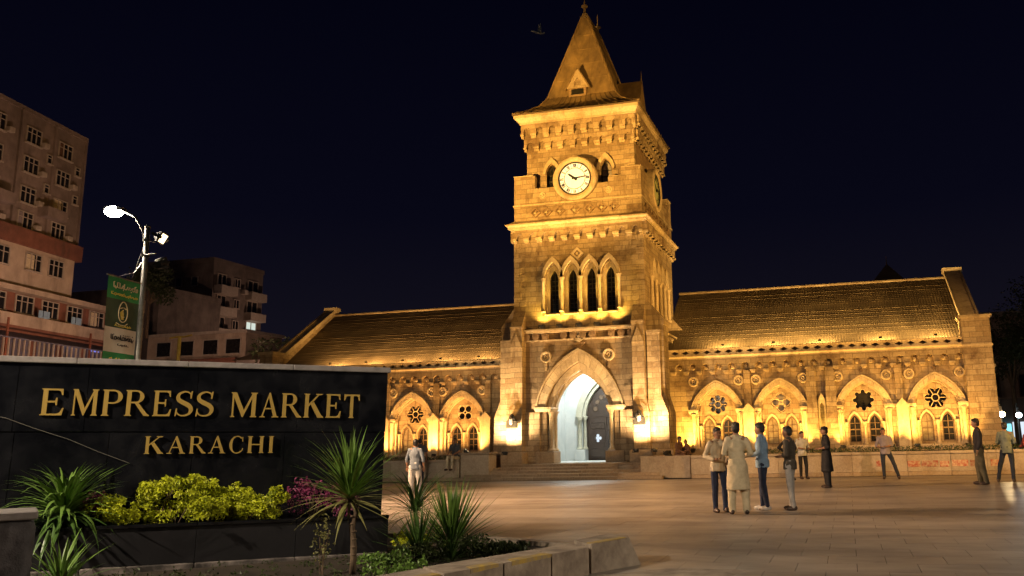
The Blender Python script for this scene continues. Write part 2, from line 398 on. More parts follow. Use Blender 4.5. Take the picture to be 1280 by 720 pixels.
def rect(x0, x1, z0, z1): return [(x0, z0), (x1, z0), (x1, z1), (x0, z1)]

# ------------------------------------------------------------------ floodlight builder (fixture + its light)
FL_MESH = {}
def flood(label, loc, aim, watts, colr, cone=110, blend=.8, size=.06, scale=1.0, group='floodlights of the market', name='floodlight', dim=True):
    t = thing(name, label, 'floodlight', loc, 0, group)
    d = (Vector(aim)-Vector(loc)).normalized()
    q = d.to_track_quat('-Z', 'Y')
    if 'h' not in FL_MESH:
        g = G(); g.flare((-.07, .07, -.05, .05), .10, (-.12, .12, -.085, .085), .02); g.box(-.12, .12, -.085, .085, -.0, .02)
        FL_MESH['h'] = g.mesh('housing', 'dark_metal')
        FL_MESH['l'] = G().box(-.1, .1, -.068, .068, -.004, .002).mesh('lens', 'lamp_small')
        FL_MESH['b'] = G().box(-.14, -.125, -.02, .02, -.03, .12).box(.125, .14, -.02, .02, -.03, .12).box(-.14, .14, -.02, .02, .12, .135).mesh('bracket', 'dark_metal')
    for nm, k in (('housing', 'h'), ('lens', 'l'), ('bracket', 'b')):
        o = put(nm, FL_MESH[k], t, (0, 0, 0), (0, 0, 0), False); o.rotation_mode = 'QUATERNION'; o.rotation_quaternion = q; o.scale = (scale,)*3
    L = bpy.data.lights.new(name+'_light', 'SPOT'); L.energy = watts; L.color = colr; L.spot_size = R(cone); L.spot_blend = blend; L.shadow_soft_size = size
    lo = bpy.data.objects.new(name+'_light', L); lo.rotation_mode = 'QUATERNION'; lo.rotation_quaternion = q; lo.location = d*.03
    link(lo, t, False)
    return t
AMBER = (1.0, .475, .065); YEL = (1.0, .60, .10); WARM = (1.0, .70, .36); PINK = (1.0, .52, .20)

# ================================================================== GROUND
g = G(); g.add([(-900, -300, -.03), (900, -300, -.03), (900, 1500, -.03), (-900, 1500, -.03)], [(0, 1, 2, 3)])
tag(g.make('ground', 'asphalt'), kind='structure')
g = G(); g.box(-34, 30, -8, 38, -.028, -.012)
plaza = tag(g.make('plaza', 'soil'), kind='structure')
def cproj(p):
    v = Vector(p)-Vector((0, 0, EYE)); z = v.dot(fwd)
    if z < .2: return None
    return CX+F*v.dot(rt)/z, CY-F*v.dot(upv)/z
slabs = []
S = .7
for i in range(-32, 20):
    for j in range(3, 51):
        off = .35 if j % 2 else 0
        x = i*S+off; y = j*S
        if y+S > 35.5: continue
        c = cproj((x+S/2, y+S/2, 0)); vis = c and -20 < c[0] < 1300 and -20 < c[1] < 745
        slabs.append((math.hypot(x, y) if vis else 1e3+math.hypot(x, y), x, y))
slabs.sort()
rs = random.Random(3)
sm = G().bbox(.004, S-.004, .004, S-.004, -.014, .004, .004).mesh('paving_slab', 'paving')
# world-mapped paving colour: each slab mesh lies in its own place, so slabs get their own object data offsets via mapping
big = G()
n_ind = 0
for d, x, y in slabs:
    if n_ind < 300 and d < 900:
        gg = G(); k = rs.uniform(-.0012, .0012); gg.box(x+.0035, x+S-.0035, y+.0035, y+S-.0035, -.012, .002+k)
        gg.make('paving_slab', 'paving', plaza); n_ind += 1
    else:
        k = rs.uniform(-.0012, .0012); big.box(x+.0035, x+S-.0035, y+.0035, y+S-.0035, -.012, .002+k)
tag(big.make('paving', 'paving', plaza), kind='stuff')
bpy.data.meshes.remove(sm)

# steps up to the porch
stairs = thing('entrance_steps', 'wide flight of five stone steps leading up to the porch arch of the clock tower', 'steps', (-11, 35.5, 0))
for i in range(5):
    z0, z1 = i*.12, (i+1)*.12
    xl, xr = -15.9+.42*i, -7.05-.2*i
    n = 5
    for k in range(n):
        a = xl+(xr-xl)*k/n; b_ = xl+(xr-xl)*(k+1)/n
        G().bbox(a+.003, b_-.003, 35.5+.35*i, 35.5+.35*(i+1)+.02 if i < 4 else 38.6, z0-(.1 if i else .03), z1, .01).make('step_stone', 'step_stone', stairs)
# retaining walls
def retaining(name, label, x0, x1, y, zt, segs, mural=None):
    t = thing(name, label, 'wall', ((x0+x1)/2, y, 0))
    G().box(x0+.01, x1-.01, y+.03, y+.42, -.03, zt-.09).make('wall_core', 'step_stone', t)
    n = segs; r_ = random.Random(int(x0*10))
    cuts = [x0]+[x0+(x1-x0)*(k+r_.uniform(-.15, .15))/n for k in range(1, n)]+[x1]
    for k in range(n):
        G().bbox(cuts[k]+.004, cuts[k+1]-.004, y+r_.uniform(0, .006), y+.05, .14, zt-.1, .008).make('facing_slab', 'wall_slab', t)
        G().bbox(cuts[k]+.003, cuts[k+1]-.003, y-.05, y+.47, zt-.1, zt, .012).make('coping_stone', 'wall_slab', t)
        G().bbox(cuts[k]+.004, cuts[k+1]-.004, y-.03, y+.05, -.03, .135, .012).make('base_stone', 'step_stone', t)
    for a, b_, z0, z1 in (mural or []):
        G().bbox(a, b_, y-.012, y+.02, z0, z1, .006).make('mosaic_tile', 'mural', t)
    return t
retaining('retaining_wall', 'long low stone retaining wall to the right of the steps with a row of red mosaic panels', -5.95, 16, 35.7, .86, 14,
          [(.96, 1.2, .33, .54), (1.22, 1.5, .05, .16), (2.06, 2.5, .3, .52), (2.54, 3.12, .3, .52), (3.18, 3.5, .29, .5), (3.6, 4.15, .3, .53), (4.22, 4.55, .29, .52), (4.9, 5.3, .29, .52)])
retaining('retaining_wall', 'low stone retaining wall left of the steps, running behind the black sign wall', -30, -15.75, 36.0, .87, 9)
e_ = thing('end_block', 'raised square stone block ending the left retaining wall beside the steps', 'stone block', (-15.4, 36, 0))
G().bbox(-15.72, -14.45, 36.05, 36.9, 0, 1.06, .02).make('block', 'wall_slab', e_)
G().bbox(-15.80, -14.40, 35.98, 36.95, 1.062, 1.14, .02).make('cap', 'wall_slab', e_)
e_ = thing('end_block', 'stone block ending the right retaining wall beside the steps, where two people sit', 'stone block', (-7, 36, 0))
G().bbox(-8.0, -6.0, 35.9, 36.9, 0, .86, .02).make('block', 'wall_slab', e_)
G().box(-6, 16, 36.1, 41.2, 0, .80).box(-30, -15.0, 36.4, 41.2, 0, .80).make('raised_bed', 'soil'); bpy.data.objects['raised_bed']['kind'] = 'structure'

# ================================================================== MARKET BUILDING
MB = thing('market_building', 'floodlit sandstone market hall with a tall clock tower between two gabled wings', 'market hall', (-11, 41, 0))
def P(name, g_, mat, parent=MB, smooth=False): return g_.make(name, mat, parent, smooth)

TX0, TX1, TY0, TY1 = -14.03, -8.05, 38.0, 44.8
TCX = -11.05
LX = (-12.20, -11.34, -10.48, -9.60)            # lancet centres
# ---- front wall with porch arch and four lancets
porch = arch(TCX, 1.52, 2.98, 4.88, .602, 12)
lanc = [arch(x, .36, 8.55, 9.26, 7.08, 5) for x in LX]
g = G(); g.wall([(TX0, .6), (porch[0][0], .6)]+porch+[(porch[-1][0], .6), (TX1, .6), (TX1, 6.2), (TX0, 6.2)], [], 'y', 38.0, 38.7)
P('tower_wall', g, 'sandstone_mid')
g = G(); g.wall(rect(TX0, TX1, 6.2, 10.95), lanc, 'y', 38.0, 38.7)
P('tower_wall', g, 'sandstone')
# right wall with four lancets and blind arch
RY = (39.75, 40.75, 41.75, 42.75)
g = G(); g.wall(rect(38.7, TY1, .6, 10.95), [arch(41.4, 1.15, 2.7, 4.4, .9, 9)]+[arch(y, .32, 8.55, 9.2, 7.05, 5) for y in RY], 'x', TX1-.7, TX1)
P('tower_wall', g, 'sandstone')
g = G().box(TX0, TX0+.7, 38.7, TY1, .6, 10.95).box(TX0+.7, TX1-.7, TY1-.5, TY1, .6, 10.95).box(TX0+.7, TX1-.7, 38.7, TY1-.5, 6.0, 6.4)
P('tower_wall', g, 'sandstone')
P('blind_panel', G().box(TX1-.68, TX1-.45, 40.1, 42.7, .9, 4.6), 'wing_stone')
for k in (-1, 1): P('colonnette', G().cyl((TX1+.02, 41.4+k*1.25, .9), (TX1+.02, 41.4+k*1.25, 2.6), .1, n=10).lathe([(.1, 2.5), (.17, 2.62), (.17, 2.7)], (TX1+.02, 41.4+k*1.25, 0), 10), 'trim_stone', smooth=True)
g = G(); ring(g, arch(41.4, 1.42, 2.7, 4.75, None, 9), arch(41.4, 1.15, 2.7, 4.4, None, 9), 'x', TX1, TX1+.1); P('archivolt', g, 'trim_stone')
# ---- windows (frame + pane)
def lancet_window(cx, ypos, a, zs, za, zb, axis='y', mat='dark_metal', pane='dark_glass', rows=6, parent=MB):
    o_ = arch(cx, a+.02, zs, za+.02, zb-.02, 5)
    g = G(); inn = arch(cx, a-.035, zs, za-.06, zb+.03, 5)
    d0, d1 = (ypos, ypos+.05) if axis == 'y' else (ypos-.05, ypos)
    g.wall(o_, [inn], axis, d0, d1)
    def bar(u0, u1, z0, z1):
        if axis == 'y': g.box(u0, u1, ypos+.008, ypos+.04, z0, z1)
        else: g.box(ypos-.04, ypos-.008, u0, u1, z0, z1)
    bar(cx-.014, cx+.014, zb, za-.12)
    for k in range(1, rows):
        z = zb+(zs-zb)*k/(rows-1) if rows > 1 else zb
        th = .028 if k == rows//2 else .012
        bar(cx-a+.02, cx+a-.02, z-th, z+th)
    wn = P('window', g, mat, parent)
    p = G(); pp = arch(cx, a-.02, zs, za-.03, zb+.01, 5)
    p.wall(pp, [], axis, *((ypos+.05, ypos+.07) if axis == 'y' else (ypos-.07, ypos-.05)))
    P('pane', p, pane, wn); return wn
for x in LX:
    lancet_window(x, 38.30, .22, 8.55, 9.05, 7.1, rows=8)
for y in RY: lancet_window(y, TX1-.3, .3, 8.55, 9.18, 7.05, 'x', rows=6)
# stone hood moulds, reveals and colonnettes of the lancets
for i, x in enumerate(LX):
    g = G(); ring(g, arch(x, .50, 8.62, 9.60, None, 7), arch(x, .38, 8.62, 9.36, None, 7), 'y', 37.86, 38.0); P('hood_mould', g, 'trim_stone')
    g = G(); ring(g, arch(x, .37, 8.55, 9.28, 7.1, 7), arch(x, .205, 8.55, 9.04, 7.1, 7), 'y', 38.14, 38.32); P('window_surround', g, 'trim_stone')
def colon(x, y, zb, zt, r=.075, parent=MB, mat='trim_stone'):
    g = G().lathe([(r*1.7, zb), (r*1.7, zb+.06), (r*1.25, zb+.11), (r, zb+.15), (r, zt-.2), (r*1.15, zt-.19), (r*1.1, zt-.15), (r*1.9, zt-.03), (r*1.9, zt)], (x, y, 0), 12)
    return P('colonnette', g, mat, parent, True)
for x in [(LX[0]-.43)]+[(LX[i]+LX[i+1])/2 for i in range(3)]+[LX[3]+.43]: colon(x, 37.93, 7.1, 8.66, .065)
for x in LX: P('window_sill', G().hull([(x-.34, 37.8, 6.96), (x+.34, 37.8, 6.96), (x+.34, 38.3, 6.96), (x-.34, 38.3, 6.96)], [(x-.34, 37.8, 7.0), (x+.34, 37.8, 7.0), (x+.34, 38.3, 7.1), (x-.34, 38.3, 7.1)]), 'trim_stone')
for i, y in enumerate(RY):
    g = G(); ring(g, arch(y, .47, 8.6, 9.6, None, 6), arch(y, .33, 8.6, 9.24, None, 6), 'x', TX1, TX1+.13); P('hood_mould', g, 'trim_stone')
for y in [RY[0]-.5]+[(RY[i]+RY[i+1])/2 for i in range(3)]+[RY[3]+.5]: colon(TX1+.07, y, 7.05, 8.66, .08)
# diamond ornament
P('diamond_ornament', G().wall([(TCX-.3, 9.68), (TCX, 9.4), (TCX+.3, 9.68), (TCX, 9.96)], [[(TCX-.17, 9.68), (TCX, 9.52), (TCX+.17, 9.68), (TCX, 9.84)]], 'y', 37.9, 38.0), 'trim_stone')
P('diamond_boss', G().ell((TCX, 37.98, 9.68), (.09, .05, .09)), 'trim_stone', smooth=True)
# ---- string course with carved blocks
g = G().box(-13.62, -8.55, 37.72, 38.0, 6.27, 6.35).box(-13.6, -8.57, 37.8, 38.0, 6.2, 6.27).box(-13.6, -8.57, 37.88, 38.0, 5.84, 5.9)
P('string_course', g, 'trim_stone')
rs = random.Random(5)
for k in range(12):
    x = -13.42+k*.43
    if k in (3, 8): continue
    g = G().lathe([(.16, -.08), (.16, -.03), (.11, -.05), (.05, -.07), (.05, -.1)][::-1], (x, 37.9, 6.04), 6+rs.choice((0, 2)), 'y', rs.random())
    g.bbox(x-.15, x+.15, 37.93, 38.0, 5.9, 6.18, .02)
    P('carved_block', g, 'sandstone_dark')
g = G().lathe([(.26, 0), (.26, -.1), (.18, -.1), (.15, -.05), (.06, -.05), (.05, -.1), (.0, -.11)][::-1], (TCX, 37.98, 6.0), 14, 'y'); P('carved_rosette', g, 'trim_stone')
P('carved_drop', G().wall([(TCX-.3, 5.72), (TCX, 5.3), (TCX+.3, 5.72)], [], 'y', 37.9, 38.0), 'sandstone_dark')
# side string course with dentils
g = G().hull([(TX1, 39.3, 6.15), (TX1+.5, 39.3, 6.15), (TX1+.5, 43.3, 6.15), (TX1, 43.3, 6.15)], [(TX1, 39.3, 6.55), (TX1+.52, 39.3, 6.22), (TX1+.52, 43.3, 6.22), (TX1, 43.3, 6.55)])
P('side_cornice', g, 'trim_stone')
for k in range(9): P('dentil', G().bbox(TX1, TX1+.38, 39.5+k*.43, 39.7+k*.43, 5.92, 6.15), 'trim_stone')
# ---- roundels flanking the arch
for x in (-12.55, -9.72):
    P('roundel', G().lathe([(.05, -.05), (.07, -.1), (.1, -.04), (.17, -.05), (.19, -.12), (.25, -.12), (.27, 0)], (x, 38.0, 5.14), 18, 'y'), 'trim_stone', smooth=False)
    P('drop_stem', G().bbox(x-.06, x+.06, 37.94, 38.0, 4.55, 4.88), 'sandstone')
# ---- porch archivolt: voussoirs in two orders
def voussoirs(cx, a0, h0, a1, h1, zs, y0, y1, n, mat, parent, gap=.006):
    outer = arch(cx, a1, zs, zs+h1, None, n); inner = arch(cx, a0, zs, zs+h0, None, n)
    for i in range(len(outer)-1):
        o0, o1, i0, i1 = [Vector(p) for p in (outer[i], outer[i+1], inner[i], inner[i+1])]
        c = (o0+o1+i0+i1)/4
        f = lambda p: tuple(c+(p-c)*(1-gap/max(.01, (p-c).length)*1.2))
        q = [f(i0), f(o0), f(o1), f(i1)]
        G().wall(q, [], 'y', y0+random.uniform(-.006, .006), y1).make('voussoir', mat, parent)
av = G(); ring(av, arch(TCX, 1.50, 2.98, 4.86, None, 12), arch(TCX, 1.30, 2.98, 4.55, None, 12), 'y', 38.05, 38.35)
av = P('archivolt', av, 'trim_stone')
voussoirs(TCX, 1.52, 1.90, 1.90, 2.36, 2.98, 37.84, 38.02, 9, 'trim_stone', av)
g = G(); ring(g, arch(TCX, 1.98, 2.98, 5.46, None, 12), arch(TCX, 1.90, 2.98, 5.34, None, 12), 'y', 37.78, 38.0); P('hood_mould', g, 'trim_stone')
g = G(); ring(g, arch(TCX, 1.30, 2.98, 4.54, None, 12), arch(TCX, 1.2, 2.98, 4.42, None, 12), 'y', 38.35, 38.7); P('archivolt', g, 'trim_stone')
for s in (-1, 1):
    P('impost', G().flare((TCX+s*1.62-.33, TCX+s*1.62+.33, 37.82, 38.72), 2.78, (TCX+s*1.62-.4, TCX+s*1.62+.4, 37.74, 38.8), 2.9).box(TCX+s*1.62-.4, TCX+s*1.62+.4, 37.74, 38.8, 2.9, 2.98), 'trim_stone')
    colon(TCX+s*1.36, 38.2, 1.1, 2.8, .12)
    colon(TCX+s*1.30, 38.55, 1.1, 2.8, .10)
    P('jamb_base', G().bbox(TCX+s*1.55-.42, TCX+s*1.55+.42, 37.8, 38.75, .6, 1.09, .02), 'step_stone')
    P('pilaster', G().bbox(TCX+s*2.12-.34, TCX+s*2.12+.34, 37.86, 38.02, .6, 2.78, .02), 'sandstone')
# ---- buttresses
def buttress(kind, x0, x1, y0, y1, side):
    """front-projecting: slopes back to the wall; flared foot"""
    g = G()
    if kind == 'front':
        prof = [(y1, 1.1), (y0-.10, 1.1), (y0-.10, 2.55), (y0, 3.2), (y0, 6.45), (y1, 7.3)]
        fl = .16
        # lower flared block and upper shaft
        g.wall([(y1, 1.1), (y0-.08, 1.1), (y0-.08, 2.6), (y1, 2.6)], [], 'x', x0-fl*(side < 0), x1+fl*(side > 0))
        a = (x0-fl*(side < 0), x1+fl*(side > 0), y0-.08, y1); b = (x0, x1, y0, y1)
        g.flare(a, 2.6, b, 3.3); g.wall([(y1, 3.3), (y0, 3.3), (y0, 6.5), (y1, 7.25)], [], 'x', x0, x1)
        g.box(x0-.03, x1+.03, y0-.03, y1, 6.42, 6.5)
        g.wall([((x0+x1)/2-.28, 5.55), ((x0+x1)/2+.28, 5.55), ((x0+x1)/2, 6.25)], [], 'y', y0-.05, y0)
    return P('buttress', g, 'sandstone')
def sidebutt(xa, xb, y0, y1, s):
    """projects sideways from xa to xb; sloped top"""
    g = G(); fl = .22*s
    lo, hi = min(xa, xb+fl), max(xa, xb+fl); g.box(lo, hi, y0-.05, y1, 1.1, 2.6)
    l2, h2 = min(xa, xb), max(xa, xb); g.flare((lo, hi, y0-.05, y1), 2.6, (l2, h2, y0, y1), 3.35)
    g.box(l2, h2, y0, y1, 3.35, 6.05)
    g.flare((l2, h2, y0, y1), 6.05, (l2, h2, y0, y1), 6.3)
    top = [(xa, 6.3), (xb, 6.3), (xb+.04*s, 6.36), (xb+.04*s, 6.55), (xa, 7.4)]
    g.wall(top, [], 'y', y0-.02, y1+.02)
    return P('buttress', g, 'sandstone')
buttress('front', -14.03, -13.5, 37.5, 38.0, -1); buttress('front', -8.58, -8.05, 37.5, 38.0, 1)
sidebutt(TX0, -14.62, 38.02, 39.1, -1); sidebutt(TX1, -7.3, 38.02, 39.1, 1)
sidebutt(TX0, -14.62, 43.6, 44.7, -1); sidebutt(TX1, -7.3, 43.4, 44.5, 1)
for x0, x1, y0, y1 in ((-14.35, -13.38, 37.1, 38.05), (-8.72, -7.75, 37.1, 38.05), (-15.1, -14.38, 37.6, 39.3), (-7.72, -6.95, 37.6, 39.3), (-7.9, -6.95, 42.9, 44.6)):
    P('plinth_block', G().bbox(x0, x1, y0, y1, .3, 1.1, .025), 'step_stone')
# pink pier in front of side buttress
P('pier', G().flare((-7.98, -7.12, 37.65, 38.0), 1.1, (-7.98, -7.14, 37.67, 38.0), 2.6).flare((-7.98, -7.14, 37.67, 38.0), 2.6, (-7.98, -7.42, 37.75, 38.0), 3.3).box(-7.98, -7.42, 37.75, 38.0, 3.3, 5.95).box(-8.0, -7.38, 37.7, 38.0, 5.95, 6.08), 'sandstone')
P('corner_pier', G().box(-14.6, -14.06, 37.75, 38.0, 3.3, 5.95).flare((-14.86, -14.06, 37.62, 38.0), 1.1, (-14.84, -14.06, 37.65, 38.0), 2.6).flare((-14.84, -14.06, 37.65, 38.0), 2.6, (-14.6, -14.06, 37.75, 38.0), 3.3), 'sandstone')
# wall lanterns on the front buttresses
for x, lb in ((-13.86, 'dark iron wall lantern on the left front buttress of the tower'), (-8.27, 'dark iron wall lantern on the right front buttress of the tower')):
    t = thing('wall_lantern', lb, 'lantern', (x, 37.2, 2.2), 0, 'wall lanterns on the tower buttresses')
    g = G().wall([(x-.24, 2.12), (x+.24, 2.12), (x+.24, 2.38), (x+.14, 2.5), (x+.08, 2.66), (x, 2.72), (x-.08, 2.66), (x-.14, 2.5), (x-.24, 2.38)], [], 'y', 37.12, 37.26)
    P('back_plate', g, 'dark_metal', t)
    P('lantern_glass', G().lathe([(.04, 2.25), (.08, 2.3), (.09, 2.48), (.03, 2.58)], (x, 37.08, 0), 8), 'cap_stone', t)
    P('arm', G().tube([(x-.4, 37.2, 2.42), (x-.2, 37.12, 2.4), (x, 37.1, 2.4), (x+.2, 37.12, 2.4), (x+.4, 37.2, 2.42)], .015), 'dark_metal', t)
# ---- lower corbel table and cornice
def corbel_table(x0, x1, y0, y1, z0, z1, proj, n, m_, mat='sandstone'):
    """front face y0 and right face x1: band with round niches open at the bottom, and a corbel under each leg"""
    def band(u0, u1, n, axis, d):
        p = (u1-u0)/n; a = p*.27; zc = z1-.16-a
        out = [(u0, z1), (u0, z0)]
        for k in range(n):
            c = u0+p*(k+.5)
            out.append((c-a, z0))
            out += [(c-a*math.cos(math.pi*q/6), zc+a*math.sin(math.pi*q/6)) for q in range(7)]
            out.append((c+a, z0))
        out += [(u1, z0), (u1, z1)]
        out = out[::-1]
        P('corbel_band', G().wall(out, [], axis, *((d-proj, d) if axis == 'y' else (d, d+proj))), mat)
        for k in range(n+1):
            c = u0+p*k; w_ = (p*.46)/2
            c0, c1 = max(c-w_, u0-.02), min(c+w_, u1+.02)
            g = G()
            if axis == 'y': g.box(c0, c1, d-proj-.03, d, z0-.02, z0+.07).box(c0+.015, c1-.015, d-proj*.55, d, z0-.12, z0-.02)
            else: g.box(d, d+proj+.03, c0, c1, z0-.02, z0+.07).box(d, d+proj*.55, c0+.015, c1-.015, z0-.12, z0-.02)
            P('corbel', g, 'trim_stone')
    band(x0, x1, n, 'y', y0); band(y0, y1, m_, 'x', x1)
corbel_table(-14.0, -8.05, 38.0, 44.9, 10.45, 10.9, .18, 10, 11)
P('corbel_side', G().box(-14.2, -14.03, 38.0, 44.8, 10.4, 10.9), 'sandstone')
def cornice(levels, name='cornice', mat='trim_stone'):
    for (x0, x1, y0, y1, z0, z1) in levels[:-1]: pass
    g = G()
    for i, (x0, x1, y0, y1, z0, z1) in enumerate(levels): g.box(x0, x1, y0, y1, z0, z1)
    return P(name, g, mat)
cornice([(-14.12, -7.93, 37.78, 45.1, 10.902, 10.96), (-14.22, -7.84, 37.68, 45.2, 10.96, 11.04)])
P('cornice', G().flare((-14.22, -7.84, 37.68, 45.2), 11.04, (-14.30, -7.76, 37.58, 45.3), 11.1).box(-14.32, -7.74, 37.56, 45.32, 11.1, 11.16), 'trim_stone')
P('cornice', G().flare((-14.3, -7.76, 37.6, 45.3), 11.162, (-14.0, -8.02, 37.85, 45.0), 11.34), 'sandstone')
# ---- clock stage box
CX0, CX1, CY0, CY1 = -13.97, -8.03, 37.85, 44.95
P('clock_stage', G().box(CX0, CX1, CY0, CY1, 11.16, 12.0), 'sandstone')
P('ledge', G().box(CX0-.05, CX1+.05, CY0-.06, CY1+.05, 12.0, 12.08), 'trim_stone')
# stepped parapet (front and right)
def stepped(u0, u1, axis, d0, d1):
    w_ = u1-u0
    out = [(u0, 12.08), (u1, 12.08), (u1, 13.42), (u1-.9, 13.42), (u1-.9, 13.1), (u1-1.5, 13.1), (u1-1.5, 12.82), (u0+1.0, 12.82), (u0+1.0, 13.42), (u0, 13.42)]
    g = G().wall(out, [], axis, d0, d1); P('parapet', g, 'sandstone')
stepped(CX0, CX1, 'y', CY0, CY0+.3); stepped(CY0+.3, CY1, 'x', CX1-.3, CX1)
P('parapet', G().box(CX0, CX0+.3, CY0+.3, CY1, 12.08, 12.82).box(CX0, CX0+.3, CY0+.3, CY0+.9, 12.82, 13.42), 'sandstone')
for x in (CX0+.43, CX1-.43):
    P('merlon_cap', G().box(x-.46, x+.46, CY0-.03, CY0+.33, 13.42, 13.46), 'trim_stone')
P('merlon_cap', G().box(CX1-.33, CX1+.03, CY1-.9, CY1+.03, 13.42, 13.46), 'trim_stone')
for x in (-12.6, -9.5): P('merlon_boss', G().lathe([(.02, -.05), (.06, -.08), (.10, -.02), (.15, -.05), (.17, 0)], (x, CY0, 12.45), 12, 'y'), 'trim_stone')
# frieze of quatrefoils
for k, x in enumerate((-12.95, -12.42, -11.8, -11.1, -10.42, -9.85, -9.3)):
    g = G(); g.wall([(x-.27, 11.66), (x, 11.42), (x+.27, 11.66), (x, 11.9)], [foil(x, 11.66, .17, 4, .5, 6)], 'y', CY0-.07, CY0)
    P('frieze_quatrefoil', g, 'sandstone_dark'); P('frieze_boss', G().ell((x, CY0, 11.66), (.07, .05, .07), 8, 6), 'trim_stone', smooth=True)
for k, y in enumerate((38.6, 39.4, 40.2, 41.1, 42.0, 42.9, 43.8)):
    g = G(); g.wall([(y-.27, 11.66), (y, 11.42), (y+.27, 11.66), (y, 11.9)], [foil(y, 11.66, .17, 4, .5, 6)], 'x', CX1, CX1+.07)
    P('frieze_quatrefoil', g, 'sandstone_dark')
# ---- upper wall
UX0, UX1, UY0, UY1 = -13.5, -8.4, 38.3, 44.5
UL = (-12.28, -9.73)
g = G(); g.wall(rect(UX0, UX1, 12.0, 16.1), [arch(x, .27, 13.55, 14.02, 12.7, 5) for x in UL], 'y', UY0, UY0+.5); P('upper_wall', g, 'sandstone')
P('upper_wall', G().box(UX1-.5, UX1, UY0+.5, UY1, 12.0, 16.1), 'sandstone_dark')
P('upper_wall', G().box(UX0, UX0+.5, UY0+.5, UY1, 12, 16.1).box(UX0+.5, UX1-.5, UY1-.5, UY1, 12, 16.1), 'sandstone')
for x in UL:
    lancet_window(x, UY0+.2, .25, 13.55, 14.0, 12.7, rows=4, pane='dark_glass' if x < -11 else 'cap_stone')
    g = G(); ring(g, arch(x, .42, 13.55, 14.32, None, 6), arch(x, .3, 13.55, 14.06, None, 6), 'y', UY0-.1, UY0); P('hood_mould', g, 'trim_stone')
# two rows of corbels
corbel_table(-13.6, -8.35, 38.3, 44.6, 14.85, 15.3, .14, 9, 11)
corbel_table(-13.7, -8.25, 38.16, 44.7, 15.45, 15.98, .14, 9, 11)
P('corbel_backing', G().box(-13.6, -8.3, 38.17, 44.65, 15.3, 16.0), 'sandstone')
P('cornice', G().box(-13.75, -8.2, 37.98, 44.85, 15.982, 16.07).flare((-13.75, -8.2, 37.98, 44.85), 16.07, (-13.95, -8.08, 37.8, 45.0), 16.25).box(-13.97, -8.06, 37.78, 45.02, 16.25, 16.38), 'trim_stone')
P('eaves_board', G().box(-14.02, -8.0, 37.72, 45.08, 16.38, 16.44), 'roof_tile')
# ---- spire: flared skirt, steep hipped body with short ridge
sk = [(-14.0, -7.98, 37.72, 45.08, 16.44), (-13.45, -8.55, 38.25, 44.55, 16.72), (-13.0, -9.05, 38.75, 44.1, 17.1), (-12.72, -9.38, 39.05, 43.8, 17.55)]
g = G()
for a, b_ in zip(sk[:-1], sk[1:]): g.flare(a[:4], a[4], b_[:4], b_[4])
P('spire_skirt', g, 'spire_metal')
g = G().flare(sk[-1][:4], 17.55, (-11.22, -10.88, 39.95, 42.5), 21.9); P('spire', g, 'spire_metal')
# standing seams of the skirt and horizontal joints
g = G()
for k in range(15):
    u = (k+.5)/15
    pts = [(a[0]+(a[1]-a[0])*u, a[2]-.015, a[4]+.02) for a in sk]; g.tube(pts, .013, 4)
    pts = [(a[1]+.015, a[2]+(a[3]-a[2])*u, a[4]+.02) for a in sk]; g.tube(pts, .013, 4)
P('standing_seams', g, 'spire_metal')
g = G()
for s_, t_ in (((-12.72, 39.05), (-11.22, 39.95)), ((-9.38, 39.05), (-10.88, 39.95)), ((-9.38, 43.8), (-10.88, 42.5)), ((-12.72, 43.8), (-11.22, 42.5))):
    g.tube([(s_[0], s_[1], 17.55), (t_[0], t_[1], 21.9)], .06, 5)
for cn in ((0, 2), (1, 2), (1, 3), (0, 3)): g.tube([(a[cn[0]], a[cn[1]], a[4]+.02) for a in sk], .05, 5)
P('hip_ridge', g, 'spire_metal')['kind'] = 'stuff'
for z in (18.45, 19.3, 20.1, 20.9):
    u = (z-17.55)/4.35; L_ = lambda a, b_: a+(b_-a)*u
    x0, x1, y0, y1 = L_(-12.72, -11.22), L_(-9.38, -10.88), L_(39.05, 39.95), L_(43.8, 42.5)
    P('roof_seam', G().box(x0-.015, x1+.015, y0-.02, y0+.1, z-.02, z+.02).box(x1-.1, x1+.02, y0+.1, y1, z-.02, z+.02), 'spire_metal')
P('ridge_cap', G().box(-11.27, -10.83, 39.9, 42.55, 21.9, 21.98).box(-11.2, -10.9, 39.95, 42.5, 21.98, 22.1), 'roof_tile')
g = G()
for k in range(12):
    y = 40.0+k*.22; g.cyl((-11.05, y, 22.1), (-11.05, y, 22.38), .03, .01, 5); g.ell((-11.05, y+.11, 22.2), (.025, .07, .05), 6, 4)
g.tube([(-11.05, 39.95, 22.28), (-11.05, 42.5, 22.28)], .018, 4); P('ridge_cresting', g, 'roof_tile')
for y in (39.98, 42.45):
    g = G().lathe([(.12, 22.0), (.14, 22.12), (.07, 22.2), (.06, 22.45), (.17, 22.5), (.17, 22.56), (.05, 22.6), (.03, 22.8), (.015, 23.25)], (-11.05, y, 0), 8); P('finial', g, 'roof_tile')
